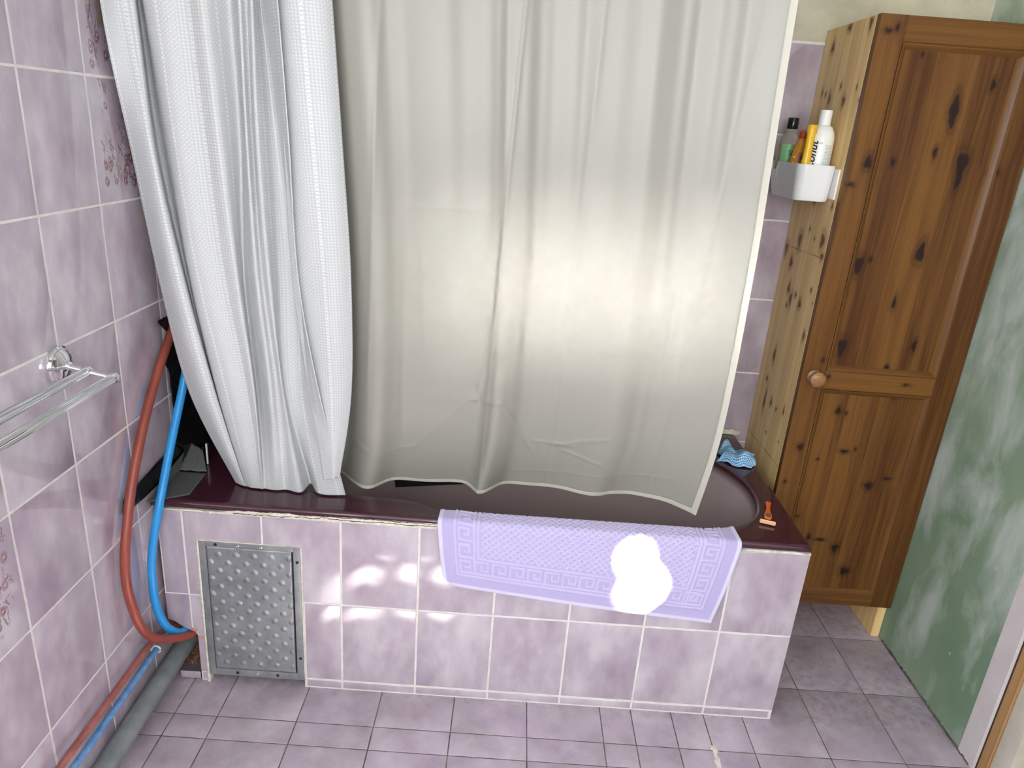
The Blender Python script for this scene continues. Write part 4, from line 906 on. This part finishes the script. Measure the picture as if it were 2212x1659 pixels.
for v in bm.verts: v.co = p0_.lerp(p1_, .86) + sd2 * v.co.x * .0075 + ax * v.co.y * .014 + Vector((0, 0, v.co.z * .0052 + .0015))
b.bm(bm); b.make('grip', mat('grey_green_rubber', (.09, .12, .11), .5), rz)
b = B(); M4 = Matrix.Translation(p1_ + ax * .012 + Vector((0, 0, -.003))) @ Matrix(((sd2.x, ax.x, 0), (sd2.y, ax.y, 0), (0, 0, 1))).to_4x4()
bm = bmesh.new(); bmesh.ops.create_cube(bm, size=1)
for v in bm.verts: v.co = Vector((v.co.x * .040, v.co.y * .011, v.co.z * .008))
bmesh.ops.bevel(bm, geom=bm.edges[:], offset=.0015, segments=2, affect='EDGES'); b.bm(bm, 0, M4)
for k in (-.002, .0015):
    bm = bmesh.new(); bmesh.ops.create_cube(bm, size=1)
    for v in bm.verts: v.co = Vector((v.co.x * .036, v.co.y * .0011 + k, v.co.z * .001 + .0042))
    b.bm(bm, 1, M4)
b.make('blade_head', [mat('pale_orange_head', (.78, .42, .22), .35), M_CHROME], rz)

# ================================================================ towel rail
tr = thing('towel_rail', (.0, -.27, .99), 'chrome double towel rail with fluted bars on the left wall', 'towel rail')
ry, rz_ = -.270, 1.0
b = B(); b.lathe([(.037, 0), (.0385, .003), (.038, .008), (.0335, .012), (.0315, .0115), (.0290, .0135), (.024, .0175), (.014, .0205), (.009, .0225), (.0085, .026), (.0005, .0262)], 56, (0.0004, ry, rz_), (1, 0, 0))
for k in range(46):
    a = 2 * PI * k / 46; bm = bmesh.new(); bmesh.ops.create_icosphere(bm, subdivisions=1, radius=.0021)
    b.bm(bm, 0, Matrix.Translation((.0112, ry + .0325 * math.cos(a), rz_ + .0325 * math.sin(a))))
b.make('rosette', M_CHROME, tr)
A0, A1_ = Vector((.022, ry, rz_ - .001)), Vector((.106, ry, rz_ - .018))
c1_ = A0.lerp(A1_, .42)
b = B(); b.tube([A0.lerp(A1_, k / 8)[:] for k in range(9)], .0062, 20); b.make('arm', M_CHROME, tr)
def fluted_ball(b, c, r):
    n, m = 20, 16; P = np.zeros((n, m, 3))
    for i in range(n):
        a = 2 * PI * i / n; fl = 1 if i % 2 else .90
        for j in range(m):
            e = PI * j / (m - 1); s = math.sin(e) * (fl if .25 < e < 2.9 else 1)
            P[i, j] = (c[0] + r * s * math.cos(a), c[1] + r * math.cos(e) * 1.05 + .001, c[2] + r * s * math.sin(a))
    b.grid(P, closeu=True)
for c in (c1_, A1_):
    b = B(); fluted_ball(b, c, .0118); b.make('end_ball', M_CHROME, tr, angle=70)
    b = B(); b.tube([(c.x, ry - .004 - k * .05, c.z) for k in range(13)], .0082, 40, flute=.10); b.make('bar', M_CHROME, tr, angle=20)
b = B(); b.lathe([(.037, 0), (.0385, .003), (.038, .008), (.0335, .012), (.0290, .0135), (.014, .0205), (.0085, .026), (.0005, .0262)], 40, (0.0004, ry - .62, rz_), (1, 0, 0)); b.make('rosette', M_CHROME, tr)
b = B(); b.tube([(.02, ry - .62, rz_ - .001), (.06, ry - .62, rz_ - .009), (.106, ry - .62, rz_ - .018)], .0062, 20); b.make('arm', M_CHROME, tr)

# ================================================================ hoses and pipes
def hose(name, pts, r, m, label, cat, n=120):
    b = B(); b.tube(catmull(np.array(pts), n), r, 20); o = b.make(name, m, None, angle=60); tag(o, label, cat); return o
hose('water_hose', [(.050, .34, 1.10), (.032, .23, 1.03), (.022, .149, .953), (.020, .067, .877), (.020, .007, .813), (.020, -.047, .743), (.020, -.096, .667), (.020, -.132, .594), (.020, -.163, .512), (.020, -.173, .427), (.020, -.158, .341), (.028, -.146, .283), (.036, -.112, .229), (.050, -.072, .195), (.066, -.038, .174), (.072, -.004, .155), (.074, .03, .148), (.074, .09, .148)],
     .0108, M_RED, 'thick red plastic hose looping down beside the bath corner', 'hose')
hose('water_hose', [(.085, .26, 1.10), (.068, .19, .98), (.056, .135, .86), (.050, .110, .80), (.047, .080, .75), (.045, .024, .665), (.042, -.035, .565), (.027, -.050, .478), (.019, -.060, .399), (.020, -.064, .303), (.030, -.058, .236), (.042, -.042, .196), (.053, -.012, .168), (.056, .03, .162), (.056, .09, .162)],
     .0102, M_BLUE, 'bright blue plastic hose hanging in front of the bath corner', 'hose')
hose('water_pipe', [(.019, -1.6, .205), (.019, -1.0, .206), (.019, -.48, .206), (.019, -.25, .206), (.018, -.09, .203), (.020, -.03, .188), (.025, .03, .160), (.034, .09, .135)], .0078, M_REDD, 'dusty red pipe running along the left wall above the blue pipe', 'pipe')
hose('water_pipe', [(.019, -1.6, .163), (.019, -1.0, .163), (.019, -.44, .164), (.019, -.25, .165), (.018, -.075, .166)], .0078, M_BLUED, 'dusty blue pipe running along the left wall below the red pipe', 'pipe')
hose('waste_pipe', [(.0275, -1.6, .070), (.0275, -1.0, .070), (.0275, -.6, .070), (.0275, -.35, .071), (.0275, -.2, .077), (.028, .05, .078), (.032, .25, .078)], .0245, M_GREY, 'fat grey waste pipe running along the floor by the left wall', 'pipe')
pc = thing('pipe_clip', (.01, -.078, .17), 'small clear clip at the end of the blue pipe by the bath corner', 'pipe clip')
b = B(); b.tube([(.018 + .0100 * math.cos(a), -.080, .166 + .0100 * math.sin(a)) for a in np.linspace(.2, 5.9, 20)], .0022, 8); b.make('ring', M_WPLAST, pc)
b = B(); b.tube([(.004, -.080, .160), (.004, -.080, .200), (.012, -.082, .216), (.020, -.086, .212)], .0020, 8); b.make('hook', M_WPLAST, pc)
# ================================================================ black film and tapes in the corner
def crumple(pts, nu, nv, amp, seed, fq=14):
    """pts: four corners, filled as a crumpled sheet"""
    p = [np.array(q, float) for q in pts]; U, V = np.meshgrid(np.linspace(0, 1, nu), np.linspace(0, 1, nv), indexing='ij')
    P = ((1 - U) * (1 - V))[..., None] * p[0] + (U * (1 - V))[..., None] * p[1] + (U * V)[..., None] * p[2] + ((1 - U) * V)[..., None] * p[3]
    r = np.random.RandomState(seed); d = 0
    for k in range(6): a = r.uniform(0, 6.3); d = d + np.abs(np.sin(fq * r.uniform(.3, 1) * (U * math.cos(a) + V * math.sin(a)) + r.rand() * 6))
    N = np.cross(p[1] - p[0], p[3] - p[0]); N /= np.linalg.norm(N); return P, d / 6 * amp, N, U, V
film = B()
P, d, N, U, V = crumple([(.006, .158, .58), (.006, .66, .58), (.006, .66, 1.02), (.006, .118, .99)], 60, 60, .03, 3)
P[..., 1] += np.where(U < .02, .012 * np.sin(V * 23) * (1 + np.sin(V * 9)), 0); P[..., 0] += .004 + d * np.clip(U * 3, .05, 1); film.grid(P)
bf = film.make('black_plastic_film', M_BLACKP, None, angle=30); md = bf.modifiers.new('s', 'SOLIDIFY'); md.thickness = .0006
tag(bf, 'sheet of crinkled black plastic film covering the wall in the bath corner', 'plastic sheet')
b = B(); P, d, N, U, V = crumple([(.0022, -.125, .583), (.0022, .235, .575), (.0022, .235, .655), (.0022, -.122, .622)], 40, 8, .004, 8)
P[..., 0] += .001 + d; P[..., 1] += np.where(U < .02, .004 * np.sin(V * 40), 0); b.grid(P)
o = b.make('black_tape', M_BLACKP, None, angle=30); md = o.modifiers.new('s', 'SOLIDIFY'); md.thickness = .0005; tag(o, 'strip of black tape stuck along the left wall just above the bath rim', 'tape')
b = B(); P, d, N, U, V = crumple([(.004, -.027, RZ + .0008), (.088, .026, RZ + .0008), (.082, .145, RZ + .0008), (.004, .145, RZ + .0008)], 24, 24, .0015, 5); P[..., 2] += d * .5; b.grid(P)
P, d, N, U, V = crumple([(.0036, -.027, RZ + .001), (.0036, .145, RZ + .001), (.0036, .215, .612), (.0036, .04, .588)], 20, 12, .005, 6); P[..., 0] += .0032 + d; b.grid(P)
P, d, N, U, V = crumple([(.004, .145, RZ + .001), (.082, .145, RZ + .001), (.05, .20, .600), (.01, .215, .612)], 20, 12, .006, 6); P[..., 2] += d; b.grid(P)
o = b.make('duct_tape', M_TAPE, None, angle=30); md = o.modifiers.new('s', 'SOLIDIFY'); md.thickness = .0005; md.offset = 1; tag(o, 'grey duct tape patch over the near left corner of the bath rim', 'tape')
b = B(); b.box((.060, .196, RZ + .001), (.064, .201, RZ + .062), bev=.001); o = b.make('plastic_strip', M_WPLAST); tag(o, 'thin white plastic strip standing upright in the black corner of the bath', 'strip')
# ================================================================ added leaf screen outside the window: blocks the sun except for chosen beams
M_LEAF_SCREEN = simple_noise('leaf_screen_green', (.03, .09, .02), (.07, .16, .04), 3., .6)
targets = [((1.236, -.03, .445), .021), ((1.285, -.03, .42), .006), ((.425, -.477, 0), .026), ((.380, -.472, 0), .022), ((.470, -.480, 0), .024), ((.470, -.80, 0), .018), ((.515, -.788, 0), .024), ((.65, -.558, 0), .030), ((.70, -.56, 0), .030)]
yl = -4.3; rg = random.Random(21); b = B(); hol = []
for (p, r) in targets:
    p = Vector(p); t_ = (yl - p.y) / SUN_DIR.y; h = p + SUN_DIR * t_; hol.append((h.x, h.z, r))
sx0, sx1, sz0, sz1 = -.6, 3.0, .4, 4.6; st_ = .075
nx_, nz_2 = int((sx1 - sx0) / st_), int((sz1 - sz0) / st_)
def blocked(x, z, s): return all(math.hypot(x - hx, z - hz) > hr + s for hx, hz, hr in hol)
vs, fs = [], []
for layer in range(3):
    for i in range(nx_):
        for j in range(nz_2):
            x = sx0 + (i + rg.random()) * st_; z = sz0 + (j + rg.random()) * st_; s = .075
            near = min(math.hypot(x - hx, z - hz) for hx, hz, hr in hol)
            if near < .2: s = .03
            for rep in range(1 if s > .05 else 7):
                xx, zz = x + (rg.uniform(-.05, .05) if rep else 0), z + (rg.uniform(-.05, .05) if rep else 0)
                if not blocked(xx, zz, s * .8): continue
                a = rg.uniform(0, 6.3); y = yl + rg.uniform(-.04, .04) * layer; k = len(vs); tl = rg.uniform(-.3, .3)
                for q in range(6):
                    e = a + q * PI / 3; rr = s * (1. if q % 3 else .95); vs.append((xx + rr * math.cos(e), y + tl * rr * math.sin(e), zz + rr * math.sin(e)))
                fs.append(tuple(range(k, k + 6)))
b.add(vs, fs, 0); o = b.make('sun_blocker_leaves', M_LEAF_SCREEN, None, smooth=False); tag(o, 'added screen of leaves outside the window, blocking the sun except through its holes', 'tree', kind='stuff')
for o in bpy.data.objects:
    if o.name.startswith('window_1') or o.name.startswith('trim'): pass
